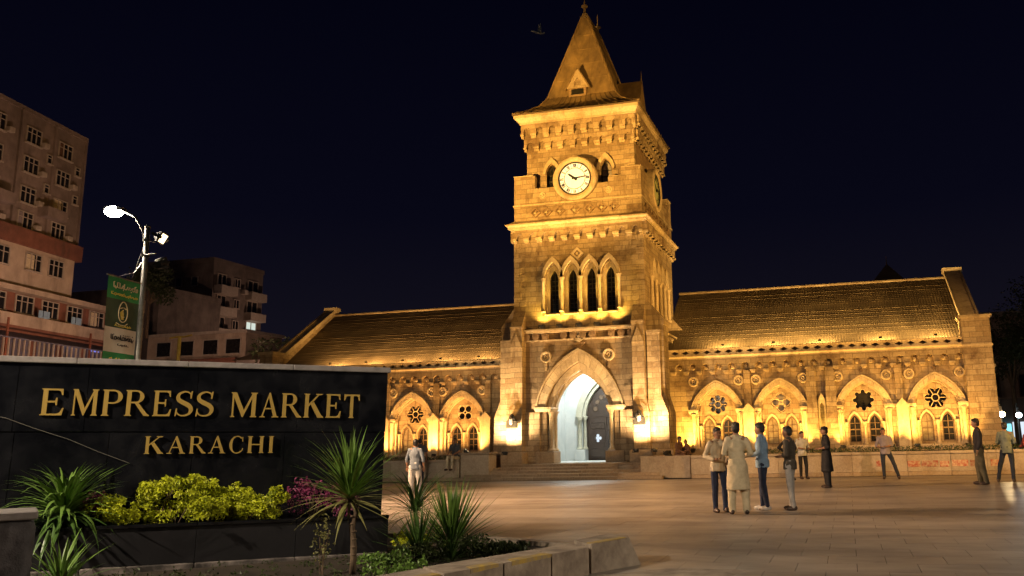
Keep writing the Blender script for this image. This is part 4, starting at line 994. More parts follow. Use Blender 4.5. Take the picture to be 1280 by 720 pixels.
# serif letters ------------------------------------------------------------
def letter(ch, h, depth=.035):
    """returns G in (x, -y depth, z) with unit-cap-height shapes; pieces vary 0.4 mm in depth"""
    g = G(); cnt = [0]
    def poly(p):
        cnt[0] += 1; dd = depth+cnt[0]*.0006
        if sum(p[i][0]*p[(i+1)%len(p)][1]-p[(i+1)%len(p)][0]*p[i][1] for i in range(len(p))) < 0: p = p[::-1]
        g.wall([(x*h, z*h) for x, z in p], [], 'y', -dd, -.004)
    T, t, sf, st = .155, .055, .035, .05      # stem, hairline, serif height, serif overhang
    def stem(x, w=T, z0=0, z1=1, top=True, bot=True):
        p = [(x, z0+sf+.03), (x, z1-sf-.03)]
        L = []
        if top: L += [(x, z1-sf-.04), (x-st*.4, z1-sf), (x-st, z1-sf*.9), (x-st, z1), (x+w+st, z1), (x+w+st, z1-sf*.9), (x+w+st*.4, z1-sf), (x+w, z1-sf-.04)]
        else: L += [(x, z1), (x+w, z1)]
        if bot: L += [(x+w, z0+sf+.04), (x+w+st*.4, z0+sf), (x+w+st, z0+sf*.9), (x+w+st, z0), (x-st, z0), (x-st, z0+sf*.9), (x-st*.4, z0+sf), (x, z0+sf+.04)]
        else: L += [(x+w, z0), (x, z0)]
        poly(L)
    def diag(x0, z0, x1, z1, w):
        poly([(x0-w/2, z0), (x0+w/2, z0), (x1+w/2, z1), (x1-w/2, z1)])
    def serif(x, z, w, up):
        poly([(x-w/2, z), (x+w/2, z), (x+w/2, z+sf*up), (x+w*.2, z+sf*1.6*up), (x-w*.2, z+sf*1.6*up), (x-w/2, z+sf*up)])
    def bowl(cx, cz, rx, rz, wt, wn, a0, a1, n=18, pw=1.0):
        o = []; i_ = []
        for k in range(n+1):
            a = R(a0+(a1-a0)*k/n); c, s = math.cos(a), math.sin(a)
            w_ = wn+(wt-wn)*abs(c)**pw
            o.append((cx+rx*c, cz+rz*s)); i_.append((cx+(rx-w_)*c, cz+(rz-wn-(wt-wn)*.0)*s))
        poly(o+i_[::-1])
    adv = 0
    if ch == 'E':
        stem(.05); poly([(.12, 1), (.68, 1), (.70, .76), (.655, .76), (.61, .90), (.52, .94), (.12, .94)]); poly([(.12, 0), (.70, 0), (.75, .28), (.70, .28), (.63, .11), (.53, .065), (.12, .065)])
        poly([(.15, .48), (.45, .48), (.48, .38), (.52, .38), (.52, .66), (.48, .66), (.45, .545), (.15, .545)]); adv = .80
    elif ch == 'M':
        stem(.09, .06); stem(.86, T); poly([(.05, 1), (.24, 1), (.585, .22), (.53, .0), (.50, .0), (.09, .93)]); poly([(.53, .0), (.50, .15), (.88, 1), (.98, 1), (.90, .86)]); adv = 1.10
    elif ch == 'P':
        stem(.05); bowl(.36, .73, .33, .27, T, .06, -90, 90); poly([(.15, 1), (.37, 1), (.37, .94), (.15, .94)]); poly([(.15, .46), (.37, .46), (.37, .52), (.15, .52)]); adv = .76
    elif ch == 'R':
        stem(.05); bowl(.36, .745, .31, .255, T, .06, -90, 90); poly([(.15, 1), (.37, 1), (.37, .94), (.15, .94)]); poly([(.15, .49), (.37, .49), (.37, .55), (.15, .55)])
        poly([(.33, .51), (.48, .50), (.80, .10), (.90, .035), (.90, 0), (.70, 0)]); adv = .90
    elif ch == 'K':
        stem(.05); poly([(.17, .42), (.17, .52), (.62, .97), (.70, .97)]); poly([(.30, .56), (.44, .66), (.80, .10), (.90, .035), (.90, 0), (.64, 0)]); serif(.68, 1, .30, -1); adv = .92
    elif ch == 'A':
        poly([(.44, 1.02), (.50, 1.02), (.90, .03), (.72, .03), (.42, .82)]); poly([(.44, 1.02), (.46, .93), (.155, .03), (.09, .03)]); poly([(.24, .33), (.66, .33), (.64, .385), (.26, .385)])
        serif(.12, 0, .28, 1); serif(.81, 0, .34, 1); adv = .94
    elif ch == 'T':
        stem(.35, T, 0, .97, False, True); poly([(.02, 1), (.84, 1), (.86, .74), (.815, .74), (.77, .89), (.68, .935), (.18, .935), (.09, .89), (.045, .74), (0, .74)]); adv = .88
    elif ch == 'H':
        stem(.05); stem(.66); poly([(.15, .47), (.70, .47), (.70, .535), (.15, .535)]); adv = .92
    elif ch == 'I': stem(.06); adv = .32
    elif ch == 'C':
        bowl(.47, .5, .45, .52, .16, .055, 48, 312, 28); poly([(.75, .90), (.80, .97), (.82, .68), (.78, .68)]); poly([(.74, .10), (.78, .12), (.85, .28), (.81, .30)]); adv = .90
    elif ch == 'S':
        pts = [(.56, .78), (.50, .92), (.34, .975), (.17, .90), (.11, .77), (.15, .64), (.30, .54), (.46, .45), (.56, .34), (.57, .20), (.48, .075), (.31, .025), (.15, .08), (.07, .24)]
        ws = [.03, .05, .06, .09, .12, .15, .17, .17, .15, .12, .08, .055, .05, .03]
        # dense interpolation
        P_ = []; W_ = []
        for i in range(len(pts)-1):
            p0 = pts[max(i-1, 0)]; p1 = pts[i]; p2 = pts[i+1]; p3 = pts[min(i+2, len(pts)-1)]
            for q in range(4):
                u = q/4
                P_.append(tuple(.5*((2*p1[k])+(-p0[k]+p2[k])*u+(2*p0[k]-5*p1[k]+4*p2[k]-p3[k])*u*u+(-p0[k]+3*p1[k]-3*p2[k]+p3[k])*u**3) for k in (0, 1))); W_.append(ws[i]+(ws[i+1]-ws[i])*u)
        P_.append(pts[-1]); W_.append(ws[-1]); A = []; B = []
        for i in range(len(P_)):
            a = P_[max(i-1, 0)]; b2 = P_[min(i+1, len(P_)-1)]; d = (b2[0]-a[0], b2[1]-a[1]); l = math.hypot(*d) or 1
            nx_, nz_ = -d[1]/l, d[0]/l; A.append((P_[i][0]+nx_*W_[i]/2, P_[i][1]+nz_*W_[i]/2)); B.append((P_[i][0]-nx_*W_[i]/2, P_[i][1]-nz_*W_[i]/2))
        poly(A+B[::-1]); poly([(.53, .70), (.57, .70), (.60, 1.0), (.56, 1.0), (.53, .93)]); poly([(.035, .0), (.075, .0), (.10, .08), (.11, .31), (.065, .31)]); adv = .68
    return g, adv
def write(word, ed, zb, h, parent):
    """ed: measured left and right edge of every letter along the wall"""
    for k, c in enumerate(word):
        g_, a = letter(c, h); xs_ = [v[0] for v in g_.v]; lo, hi = min(xs_), max(xs_); x0, x1 = ed[2*k]+.008, ed[2*k+1]-.008
        g_.v = [(x0+(v[0]-lo)*(x1-x0)/(hi-lo), v[1], v[2]) for v in g_.v]; g_.xf(Matrix.Translation((0, .55, zb))); SP('letter', g_, 'gold', parent)
write('EMPRESS', [-4.255, -3.985, -3.915, -3.61, -3.581, -3.335, -3.317, -3.010, -2.99, -2.754, -2.725, -2.492, -2.473, -2.236], 1.815, .333, sg)
write('MARKET', [-2.039, -1.69, -1.665, -1.405, -1.384, -1.10, -1.085, -0.80, -0.785, -0.559, -0.536, -0.299], 1.81, .333, sg)
write('KARACHI', [-3.044, -2.80, -2.78, -2.54, -2.511, -2.29, -2.275, -2.048, -2.018, -1.827, -1.79, -1.565, -1.518, -1.440], 1.33, .225, sg)
cb_ = thing('cable', 'thin pale cable dangling across the left end of the black sign', 'cable', tuple(SO))
SP('cable', G().tube([(-4.9, .53, 1.84), (-4.6, .53, 1.78), (-4.3, .53, 1.66), (-3.9, .53, 1.52), (-3.55, .53, 1.36), (-3.2, .53, 1.22)], .004, 4), 'galv', cb_)

# ================================================================== FOREGROUND BED, KERBS, STONE PIER
kb = thing('bed_kerb', 'thick stone kerb of the flower bed with worn yellow paint on its edge', 'kerb', (-3, 11, 0))
def kst(ft, bt, out, z=.3, mat='kerb_stone'):
    """ft: front-top polyline pair, bt: back-top pair"""
    (a, b_), (c, d) = ft, bt
    g = G(); A = [(a[0], a[1], -.02), (b_[0], b_[1], -.02), (d[0], d[1], -.02), (c[0], c[1], -.02)]; B = [(p[0], p[1], z) for p in (a, b_, d, c)]
    g.hull(A, B); g.make('kerb_block', mat, kb)
def lerp(a, b_, u): return (a[0]+(b_[0]-a[0])*u, a[1]+(b_[1]-a[1])*u)
fa, fb, ba, bb = (-4.55, 6.9), (-3.05, 10.78), (-5.05, 7.35), (-3.40, 11.2)
cuts = [0, .22, .43, .64, .83, 1]
for u, v in zip(cuts[:-1], cuts[1:]):
    e = .003
    kst((lerp(fa, fb, u+e), lerp(fa, fb, v-e)), (lerp(ba, bb, u+e), lerp(ba, bb, v-e)), 0, .30+random.uniform(-.006, .006))
g = G().hull([(-3.04, 10.82, -.02), (-2.62, 11.66, -.02), (-2.72, 12.0, -.02), (-3.18, 12.1, -.02), (-3.40, 11.25, -.02)], [(-3.04, 10.84, .33), (-2.76, 11.6, .33), (-2.86, 11.94, .33), (-3.18, 12.02, .33), (-3.38, 11.28, .33)]); g.make('kerb_block', 'kerb_stone', kb)
nf = Vector((fb[1]-fa[1], -(fb[0]-fa[0]), 0)).normalized()
for u0, u1 in ((.25, .42), (.52, .62), (.67, .83)):
    a, b_ = lerp(fa, fb, u0), lerp(fa, fb, u1); a2, b2 = lerp(ba, bb, u0+.02), lerp(ba, bb, u1-.03)
    g = G(); w1 = .28
    A = [a, b_, lerp(b_, b2, w1), lerp(a, a2, w1)]
    g.hull([(p[0], p[1], .301) for p in A], [(p[0], p[1], .309) for p in A])
    o1, o2 = (a[0]+nf.x*.004, a[1]+nf.y*.004), (b_[0]+nf.x*.004, b_[1]+nf.y*.004)
    g.hull([(a[0], a[1], .26), (b_[0], b_[1], .275), (b_[0], b_[1], .309), (a[0], a[1], .309)], [(o1[0], o1[1], .26), (o2[0], o2[1], .275), (o2[0], o2[1], .309), (o1[0], o1[1], .309)])
    g.make('painted_edge', 'kerb_paint', kb)
g = G(); g.hull([(-3.03, 10.9, .331), (-2.79, 11.55, .331), (-2.9, 11.62, .331), (-3.13, 10.95, .331)], [(-3.03, 10.9, .338), (-2.79, 11.55, .338), (-2.9, 11.62, .338), (-3.13, 10.95, .338)]); g.make('painted_edge', 'kerb_paint', kb)
bk = thing('rear_kerb', 'thin pale stone kerb along the back of the flower bed', 'kerb', (-5.2, 13, 0))
for a, b_ in (((-9.4, 14.45), (-7.3, 13.75)), ((-7.3, 13.75), (-5.2, 13.1)), ((-5.2, 13.1), (-3.2, 12.1))):
    G().hull([(a[0], a[1], -.02), (b_[0]-.006, b_[1], -.02), (b_[0]-.006, b_[1]+.2, -.02), (a[0], a[1]+.2, -.02)], [(a[0], a[1], .16), (b_[0]-.006, b_[1], .16), (b_[0]-.006, b_[1]+.2, .16), (a[0], a[1]+.2, .16)]).make('kerb_block', 'kerb_stone', bk)
g = G(); rs = random.Random(9); V = []; nx_, ny_ = 26, 26
# soil surface of the bed, following its outline
L1, L2 = [(-14, 2.0), (-5.0, 7.3)], [(-3.35, 11.3)]
bed = [(-16, 3.0), (-6.9, 3.0), (-5.0, 7.3), (-3.35, 11.3), (-3.2, 12.1), (-5.2, 13.15), (-7.3, 13.8), (-9.4, 14.5), (-16, 14.5)]
g = G().wall(bed, [], 'z', -.02, .10); o = g.make('flower_bed', 'soil'); tag(o, kind='structure')
# low pavement lip right of the kerb
lp = thing('pavement_lip', 'low worn concrete strip beside the tip of the flower bed kerb', 'kerb', (-2.4, 10.5, 0))
G().hull([(-3.0, 10.4, 0), (-2.2, 11.2, 0), (-1.2, 11.2, 0), (-1.9, 9.6, 0)], [(-2.95, 10.4, .03), (-2.2, 11.12, .03), (-1.35, 11.12, .03), (-1.95, 9.7, .03)]).make('strip', 'kerb_stone', lp)
# rough stone pier at lower left
pr = thing('stone_pier', 'rough dark rock-faced pier with a flat pale cap at the lower left corner', 'pier', (-7.6, 7, 0))
g = G(); rs = random.Random(4); n = 14
def rough_face(g, o, u, v, nrm, nu, nv):
    V = []
    for j in range(nv+1):
        for i in range(nu+1):
            e_ = 0 if i in (0, nu) or j in (0, nv) else rs.uniform(0, .05)
            V.append(Vector(o)+Vector(u)*(i/nu)+Vector(v)*(j/nv)+Vector(nrm)*e_)
    g.add(V, [(j*(nu+1)+i, j*(nu+1)+i+1, (j+1)*(nu+1)+i+1, (j+1)*(nu+1)+i) for j in range(nv) for i in range(nu)])
M_ = Matrix.Translation((-7.26, 7.0, 0)) @ Matrix.Rotation(R(47), 4, 'Z')
rough_face(g, (-1.2, 0, 0), (1.2, 0, 0), (0, 0, .96), (0, -1, 0), 26, 20); rough_face(g, (0, 0, 0), (0, .6, 0), (0, 0, .96), (1, 0, 0), 12, 20)
g.box(-1.19, -.01, .01, .59, 0, .955); g.xf(M_); g.make('rock_body', 'rough_rock', pr, True)
g = G().bbox(-1.25, .05, -.06, .65, .96, 1.035, .01).xf(M_); g.make('cap', 'cap_stone', pr)

# ================================================================== PLANTS
def blade(L, w, bend, segs=7, fold=.25, twist=0):
    """leaf blade along +Z bending towards +X, base at origin"""
    V = []; x = z = 0; a = 0
    for i in range(segs+1):
        u = i/segs; ww = w*(math.sin(math.pi*min(1, u*.9+.12))**.7)*(1-u**4*.9) if i < segs else .0005
        V += [(x, -ww, z+ww*fold*.0), (x-ww*fold, 0, z), (x, ww, z)]
        a = bend*(u**1.3); x += L/segs*math.sin(a); z += L/segs*math.cos(a)
    F_ = []
    for i in range(segs):
        k = i*3; F_ += [(k, k+1, k+4, k+3), (k+1, k+2, k+5, k+4)]
    return V, F_
def spiky(name, label, cat, base_, crown_h, L, n, mats, w=.022, droop=1.0, seed=1, trunk_r=.035, elev=(5, 88), group=None, spread=1.0, bendr=(.2, 1.0)):
    t = thing(name, label, cat, base_, 0, group); r_ = random.Random(seed)
    if crown_h > .1:
        pts = [(r_.uniform(-.012, .012)*k, r_.uniform(-.012, .012)*k, crown_h*k/5) for k in range(6)]
        g = G().tube(pts, [trunk_r*(1.15-.25*k/5) for k in range(6)], 8)
        for k in range(10): z = crown_h*(k+.5)/10; g.lathe([(trunk_r*1.02, z-.01), (trunk_r*1.16, z), (trunk_r*.98, z+.012)], (pts[min(5, k//2)][0], pts[min(5, k//2)][1], 0), 8)
        put('trunk', g.mesh('trunk', 'bark', True), t, world=False); top = Vector(pts[-1])
    else: top = Vector((0, 0, crown_h))
    me = []
    for k in range(7):
        V, F_ = blade(L*r_.uniform(.8, 1.05), w*r_.uniform(.8, 1.2), r_.uniform(*bendr)*droop, 7)
        for mt in mats:
            m_ = G().add(V, F_).mesh('leaf', mt, False); me.append((m_, mt))
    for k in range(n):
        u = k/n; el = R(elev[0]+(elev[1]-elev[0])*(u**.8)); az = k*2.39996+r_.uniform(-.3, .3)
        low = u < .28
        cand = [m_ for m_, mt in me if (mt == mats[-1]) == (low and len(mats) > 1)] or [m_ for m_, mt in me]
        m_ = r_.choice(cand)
        o = put('leaf', m_, t, tuple(top+Vector((0, 0, (u-.5)*.08))), (0, 0, 0), False)
        o.rotation_euler = (0, math.pi/2-el, az); o.rotation_mode = 'XYZ'
        o.scale = (1, 1, r_.uniform(.8, 1.05)*(.85 if u > .85 else 1)) 
        # bend must go downwards: blade bends to +X which after tilt is outward/down
    return t
spiky('dracaena_palm', 'small palm-like dracaena with bare brown trunk before the right end of the sign', 'palm plant', (-5.62, 9.85, .1), .86, .98, 130, ['spike_leaf', 'spike_leaf', 'dry_leaf'], .019, .8, 11, .034, (-22, 88))
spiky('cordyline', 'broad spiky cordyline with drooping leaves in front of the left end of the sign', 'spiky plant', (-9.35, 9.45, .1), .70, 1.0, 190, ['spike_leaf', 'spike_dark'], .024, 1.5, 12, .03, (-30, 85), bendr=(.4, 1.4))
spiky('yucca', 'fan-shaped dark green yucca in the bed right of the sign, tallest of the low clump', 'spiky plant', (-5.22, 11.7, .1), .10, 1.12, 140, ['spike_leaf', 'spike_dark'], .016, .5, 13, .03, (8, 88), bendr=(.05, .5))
spiky('yucca', 'shaggy spiky plant spreading past the right edge of the sign wall', 'spiky plant', (-6.25, 12.7, .1), .45, .98, 90, ['spike_dark', 'dry_leaf'], .017, 1.1, 14, .03, (-20, 80), bendr=(.4, 1.2))
spiky('yucca', 'small dark yucca between the sign and the fan-shaped yucca', 'spiky plant', (-5.45, 11.2, .1), .05, .75, 60, ['spike_dark', 'spike_dark'], .014, .5, 15, .03, (15, 88), bendr=(.1, .6))
spiky('yucca', 'low yucca beside the rock pier, below the large cordyline', 'spiky plant', (-8.15, 8.3, .1), .05, .72, 36, ['spike_leaf', 'spike_dark'], .02, .8, 16, .03, (20, 85), bendr=(.2, .9))
spiky('yucca', 'little grey-leaved spiky plant low behind the bed kerb', 'spiky plant', (-4.95, 11.1, .1), .03, .36, 40, ['spike_dark', 'spike_dark'], .012, .6, 17, .03, (10, 85), bendr=(.2, .9))

def leafcloud(g, c, r, n, size, rr, shell=.55):
    for _ in range(n):
        while True:
            p = Vector((rr.uniform(-1, 1), rr.uniform(-1, 1), rr.uniform(-1, 1)))
            if shell < p.length < 1: break
        q = Vector((c[0]+p.x*r[0], c[1]+p.y*r[1], c[2]+p.z*r[2])); d = (p+Vector((rr.uniform(-.8, .8), rr.uniform(-.8, .8), rr.uniform(-.3, .9)))).normalized()
        a = d.orthogonal().normalized(); b_ = d.cross(a); an = rr.uniform(0, 6.28); a, b_ = a*math.cos(an)+b_*math.sin(an), b_*math.cos(an)-a*math.sin(an)
        s = size*rr.uniform(.6, 1.3); mid = d*s*.25
        g.add([q, q+a*s*.55+b_*s*.36+mid, q+a*s*1.15+mid*.3, q+a*s*.55-b_*s*.36+mid, q+a*s*.6-mid*.2], [(0, 1, 4), (1, 2, 4), (2, 3, 4), (3, 0, 4)])
def bush(name, label, cat, blobs, n, size, mat, seed, group=None):
    c0 = blobs[0][0]; t = thing(name, label, cat, (c0[0], c0[1], c0[2]-.3), 0, group); r_ = random.Random(seed); g = G()
    for c, r in blobs:
        # sub-clumps for an uneven outline
        for _ in range(7):
            k = Vector((r_.uniform(-1, 1), r_.uniform(-1, 1), r_.uniform(-.8, 1))).normalized()*.62
            leafcloud(g, (c[0]+k.x*r[0], c[1]+k.y*r[1], c[2]+k.z*r[2]), (r[0]*.5, r[1]*.5, r[2]*.5), n//(7*len(blobs)), size, r_, .35)
        for _ in range(14):
            k = Vector((r_.uniform(-1, 1), r_.uniform(-1, .6), r_.uniform(-.3, 1))).normalized()*r_.uniform(.95, 1.22)
            leafcloud(g, (c[0]+k.x*r[0], c[1]+k.y*r[1], c[2]+k.z*r[2]), (r[0]*.16, r[1]*.16, r[2]*.2), max(6, n//110), size*1.15, r_, .1)
    o = g.make('foliage', mat, t)
    s = G()
    for c, r in blobs:
        for _ in range(5): s.tube([(c[0]+r_.uniform(-.03, .03), c[1], c[2]-r[2]*1.3), (c[0]+r_.uniform(-.6, .6)*r[0], c[1]+r_.uniform(-.5, .5)*r[1], c[2]+r_.uniform(-.1, .5)*r[2])], .006, 4)
    s.make('stems', 'bark', t); return t
def sp3(s, n_, u): return tuple(SO+S_*s+Nb*n_+Uz*u)
bush('golden_bush', 'large bright yellow-green bush, tallest in the planter, under the letters KARACHI', 'bush', [(sp3(-2.78, .30, .82), (.32, .22, .20)), (sp3(-2.40, .28, .84), (.30, .2, .19)), (sp3(-2.62, .20, .62), (.52, .22, .17)), (sp3(-2.2, .22, .66), (.3, .2, .17))], 6500, .030, 'bush_leaf', 21, 'golden bushes in the planter')
bush('golden_bush', 'small yellow-green bush at the left of the planter beside the cordyline', 'bush', [(sp3(-3.34, .25, .66), (.26, .2, .17)), (sp3(-3.2, .2, .56), (.2, .15, .11))], 2200, .030, 'bush_leaf', 22, 'golden bushes in the planter')
bush('golden_bush', 'low yellow-green bush in the middle of the planter right of the tallest one', 'bush', [(sp3(-1.92, .25, .70), (.30, .2, .19)), (sp3(-1.75, .2, .58), (.32, .17, .13))], 3000, .030, 'bush_leaf', 23, 'golden bushes in the planter')
bush('golden_bush', 'rightmost and thinnest of the yellow-green bushes in the planter', 'bush', [(sp3(-1.52, .25, .62), (.24, .18, .17)), (sp3(-1.38, .2, .76), (.12, .1, .12))], 1700, .030, 'bush_leaf', 24, 'golden bushes in the planter')
bush('purple_shrub', 'sparse purple-leaved shrub behind the palm in the planter', 'shrub', [(sp3(-.95, .3, .72), (.32, .2, .26)), (sp3(-.55, .3, .66), (.25, .2, .22))], 800, .035, 'purple_leaf', 25, 'purple shrubs in the planter')
bush('purple_shrub', 'small purple-leaved shrub tucked between the cordyline and the golden bush', 'shrub', [(sp3(-3.5, .35, .72), (.16, .14, .14))], 260, .035, 'purple_leaf', 26, 'purple shrubs in the planter')
bush('seedling', 'thin leggy sapling standing before the plinth left of the palm trunk', 'plant', [((-5.95, 9.75, .45), (.10, .1, .30))], 60, .035, 'dry_leaf', 27)
bush('ground_shrub', 'low dark shrub at the foot of the palm trunk', 'shrub', [((-5.1, 9.9, .16), (.35, .3, .10)), ((-5.6, 10.7, .16), (.4, .3, .09))], 900, .04, 'spike_leaf', 28)
bush('ground_shrub', 'low round golden shrub between the yuccas in the bed', 'shrub', [((-5.75, 11.6, .22), (.26, .22, .10)), ((-6.1, 12.3, .24), (.2, .18, .1))], 800, .035, 'bush_leaf', 29)
bush('ground_shrub', 'dark shrub under the fan-shaped yucca by the bed kerb', 'shrub', [((-4.9, 11.5, .2), (.36, .3, .14)), ((-4.5, 11.6, .18), (.3, .25, .1)), ((-5.3, 11.0, .2), (.3, .25, .12))], 1800, .04, 'hedge_leaf', 30)
# weeds scattered over the bed
g = G(); rs = random.Random(31)
for _ in range(420):
    x, y = rs.uniform(-8.6, -4.3), rs.uniform(7.6, 12.6)
    if x > -4.4+(y-8.5)*.38-.5 or y < 7.5: continue
    if Vector((x, y, 0)).y > 11.75+(x+6.25)*.86-.15 and x < -6.2: continue
    leafcloud(g, (x, y, .12), (.06, .06, .05), 7, .035, rs, 0)
tag(g.make('ground_cover', 'hedge_leaf'), kind='stuff')
# hedges on the raised beds
def hedge(label, x0, x1, y, z0, z1, seed):
    t = thing('hedge', label, 'hedge', ((x0+x1)/2, y, z0), 0, 'low hedges before the wings'); r_ = random.Random(seed); g = G(); L_ = x1-x0
    k = int(L_/.22)
    for i in range(k):
        h = (z1-z0)*r_.uniform(.75, 1.15); leafcloud(g, (x0+L_*(i+.5)/k, y+r_.uniform(-.08, .08), z0+h*.5), (.2, .22, h*.5), 60, .06, r_, .3)
    g.make('foliage', 'hedge_leaf', t)
hedge('low clipped hedge along the top of the right retaining wall below the arches', -4.9, 9.0, 36.75, .78, 1.06, 1)
hedge('low dark hedge behind the left retaining wall between the sign and the seated man', -22.5, -15.9, 36.8, .78, 1.02, 2)

def tree(name, label, base_, h, r, seed, n=2600, leaf=.16, lean=(0, 0)):
    t = thing(name, label, 'tree', base_, 0, 'trees around the square'); r_ = random.Random(seed); g = G()
    tr = G().tube([(0, 0, 0), (lean[0]*.3, lean[1]*.3, h*.3), (lean[0]*.7, lean[1]*.7, h*.55)], [.05*h/2, .035*h/2, .025*h/2], 8)
    cl = []
    for k in range(9):
        a = r_.uniform(0, 6.28); q = (lean[0]+r*.65*math.cos(a)*r_.random(), lean[1]+r*.65*math.sin(a), h*r_.uniform(.55, .95)); cl.append(q)
        tr.tube([(lean[0]*.6, lean[1]*.6, h*.45), ((lean[0]*.6+q[0])/2, (lean[1]*.6+q[1])/2, (h*.45+q[2])/2+.2), q], [.02*h/2, .012*h/2, .006*h/2], 5)
        leafcloud(g, q, (r*.5, r*.5, r*.36), n//9, leaf, r_, .3)
    put('trunk', tr.mesh('trunk', 'bark', True), t, world=False); put('crown', g.mesh('crown', 'tree_leaf'), t, world=False)
tree('tree', 'dark leafy tree past the right end of the market hall, nearest the wall', (9.3, 56, 0), 8.5, 2.2, 41)
tree('tree', 'taller dark tree at the right edge of the picture behind the lamps', (11.8, 60, 0), 11, 3.0, 42)
tree('tree', 'dark tree behind the left gable between it and the apartment block', (-52, 78, 0), 12, 4.5, 43, 2600, .3)
tree('tree', 'shrubby rooftop tree catching orange light between the two apartment blocks', (-67, 76, 12.5), 7.5, 2.6, 44, 1500, .25)

# ================================================================== STREET LAMPS
def pole(x, y, zt, label, dirv, banner=True, arm=(-.85, 0, .55), led=450):
    t = thing('street_lamp', label, 'street lamp', (x, y, 0))
    P('pole', G().cyl((x, y, 0), (x, y, zt), .10, .065, 12), 'galv', t, True)
    P('base_plate', G().bbox(x-.2, x+.2, y-.2, y+.2, 0, .03), 'galv', t)
    P('pole_cap', G().lathe([(.075, zt), (.08, zt+.05), (.02, zt+.09)], (x, y, 0), 10), 'galv', t)
    hx, hy, hz = x+arm[0], y+arm[1], zt+arm[2]
    P('arm', G().tube([(x, y, zt-1.0), (x-.03, y, zt-.45), (x+arm[0]*.18, y+arm[1]*.2, zt-.05), (x+arm[0]*.5, y+arm[1]*.5, zt+arm[2]*.62), (hx, hy, hz)], .03, 7), 'galv', t, True)
    M2 = Matrix.Translation((hx, hy, hz)) @ Matrix.Rotation(math.atan2(arm[1], arm[0]), 4, 'Z') @ Matrix.Rotation(R(-8), 4, 'Y')
    P('lamp_head', G().flare((-.05, .55, -.14, .14), 0, (0, .5, -.09, .09), .09).xf(M2), 'galv', t)
    P('lamp_lens', G().ell((.29, 0, -.04), (.28, .19, .15), 14, 10).xf(M2), 'lamp_led', t, True)
    L = bpy.data.lights.new('street_lamp_light', 'SPOT'); L.energy = led; L.color = (1, .82, .60); L.spot_size = R(179); L.spot_blend = .12; L.shadow_soft_size = .18
    lo = bpy.data.objects.new('street_lamp_light', L); lo.location = (hx-x+.25*math.copysign(1, arm[0])*(abs(arm[0]) > .3), hy-y, hz-.08); link(lo, t, False)
    return t
lamp = pole(-17.86, 20.0, 7.42, 'street lamp with a bright white head and green banner behind the black sign', None, led=1300)
P('clamp', G().cyl((-17.86, 20, 6.62), (-17.86, 20, 6.70), .095, n=12).tube([(-17.8, 19.9, 6.66), (-17.45, 19.9, 6.66)], .02), 'galv', lamp)
P('speaker_bracket', G().cyl((-17.86, 20, 7.05), (-17.86, 20, 7.12), .095, n=12).tube([(-17.8, 19.97, 7.08), (-17.55, 19.95, 7.0)], .02), 'galv', lamp)
P('stay_wire', G().tube([(-17.84, 19.95, 7.1), (-17.8, 19.7, 6.45), (-17.78, 19.5, 5.95)], .008, 4), 'galv', lamp)
P('stay_wire', G().tube([(-17.86, 20.0, 6.6), (-17.72, 19.5, 6.1), (-17.62, 18.9, 5.9)], .01, 4), 'galv', lamp)
# banner on two bars
bd = Vector((-.186, .983, 0)); bn_ = Vector((.983, .186, 0)); BO = Vector((-17.86, 20, 0))
BM = Matrix((bd, bn_, Vector((0, 0, 1)))).transposed().to_4x4(); BM.translation = BO
bnr = thing('banner', 'green vertical banner with a portrait sketch and yellow script hung on the lamp pole', 'banner', (-17.7, 19.2, 4))
def BP(nm, g_, mt): g_.xf(BM); return g_.make(nm, mt, bnr)
BP('banner_bar', G().tube([(-1.58, .0, 5.88), (-.02, 0, 5.88)], .022, 6), 'galv'); BP('banner_bar', G().tube([(-1.5, .0, 3.62), (-.02, 0, 3.62)], .022, 6), 'galv')
def cloth_panel(z0, z1, nm, mt):
    g = G(); nu, nv = 14, 8; V = []
    for j in range(nv+1):
        for i in range(nu+1):
            u, v = i/nu, j/nv; z = z0+(z1-z0)*v; V.append((-1.5+1.36*u, .012*math.sin(u*9+z*2)+.004, z))
    n1 = len(V); V += [(a, b_-.006, c) for a, b_, c in V]
    F_ = []
    for j in range(nv):
        for i in range(nu):
            q = (j*(nu+1)+i, j*(nu+1)+i+1, (j+1)*(nu+1)+i+1, (j+1)*(nu+1)+i); F_.append(q[::-1]); F_.append(tuple(k+n1 for k in q))
    g.add(V, F_); BP(nm, g, mt)
cloth_panel(5.32, 5.86, 'banner_top', 'banner_green'); cloth_panel(4.60, 5.32, 'banner_portrait_field', 'banner_dark'); cloth_panel(3.98, 4.60, 'banner_text_field', 'banner_white'); cloth_panel(3.64, 3.98, 'banner_foot', 'banner_green')
def script_line(x0, x1, z, h, mt, seed, r=.012):
    """calligraphic strokes like the script on the banner"""
    r_ = random.Random(seed); g = G(); x = x0; yq = .030
    pts = []
    while x < x1:
        w_ = r_.uniform(.05, .12); k = r_.choice('abcd')
        if k == 'a': g.tube([(x, yq, z+h*.9), (x+.01, yq, z+h*.1), (x+w_, yq, z)], r, 4)
        elif k == 'b': g.tube([(x+w_, yq, z+h*.4), (x+w_*.7, yq, z+h*.55), (x+w_*.3, yq, z+h*.1), (x, yq, z+h*.15)], r, 4)
        elif k == 'c': g.tube([(x+w_*.5+w_*.5*math.cos(a), yq, z+h*.3+h*.3*math.sin(a)) for a in [i*6.28/8 for i in range(8)]], r*.9, 4, True)
        else: g.tube([(x, yq, z+h*.3), (x+w_*.5, yq, z-h*.15), (x+w_, yq, z+h*.35)], r, 4)
        if r_.random() < .5: g.ell((x+w_/2, yq, z+h*r_.choice((-.2, .9))), (r*1.1, r*.8, r*1.1), 5, 4)
        x += w_*.95
    BP('script_line', g, mt)
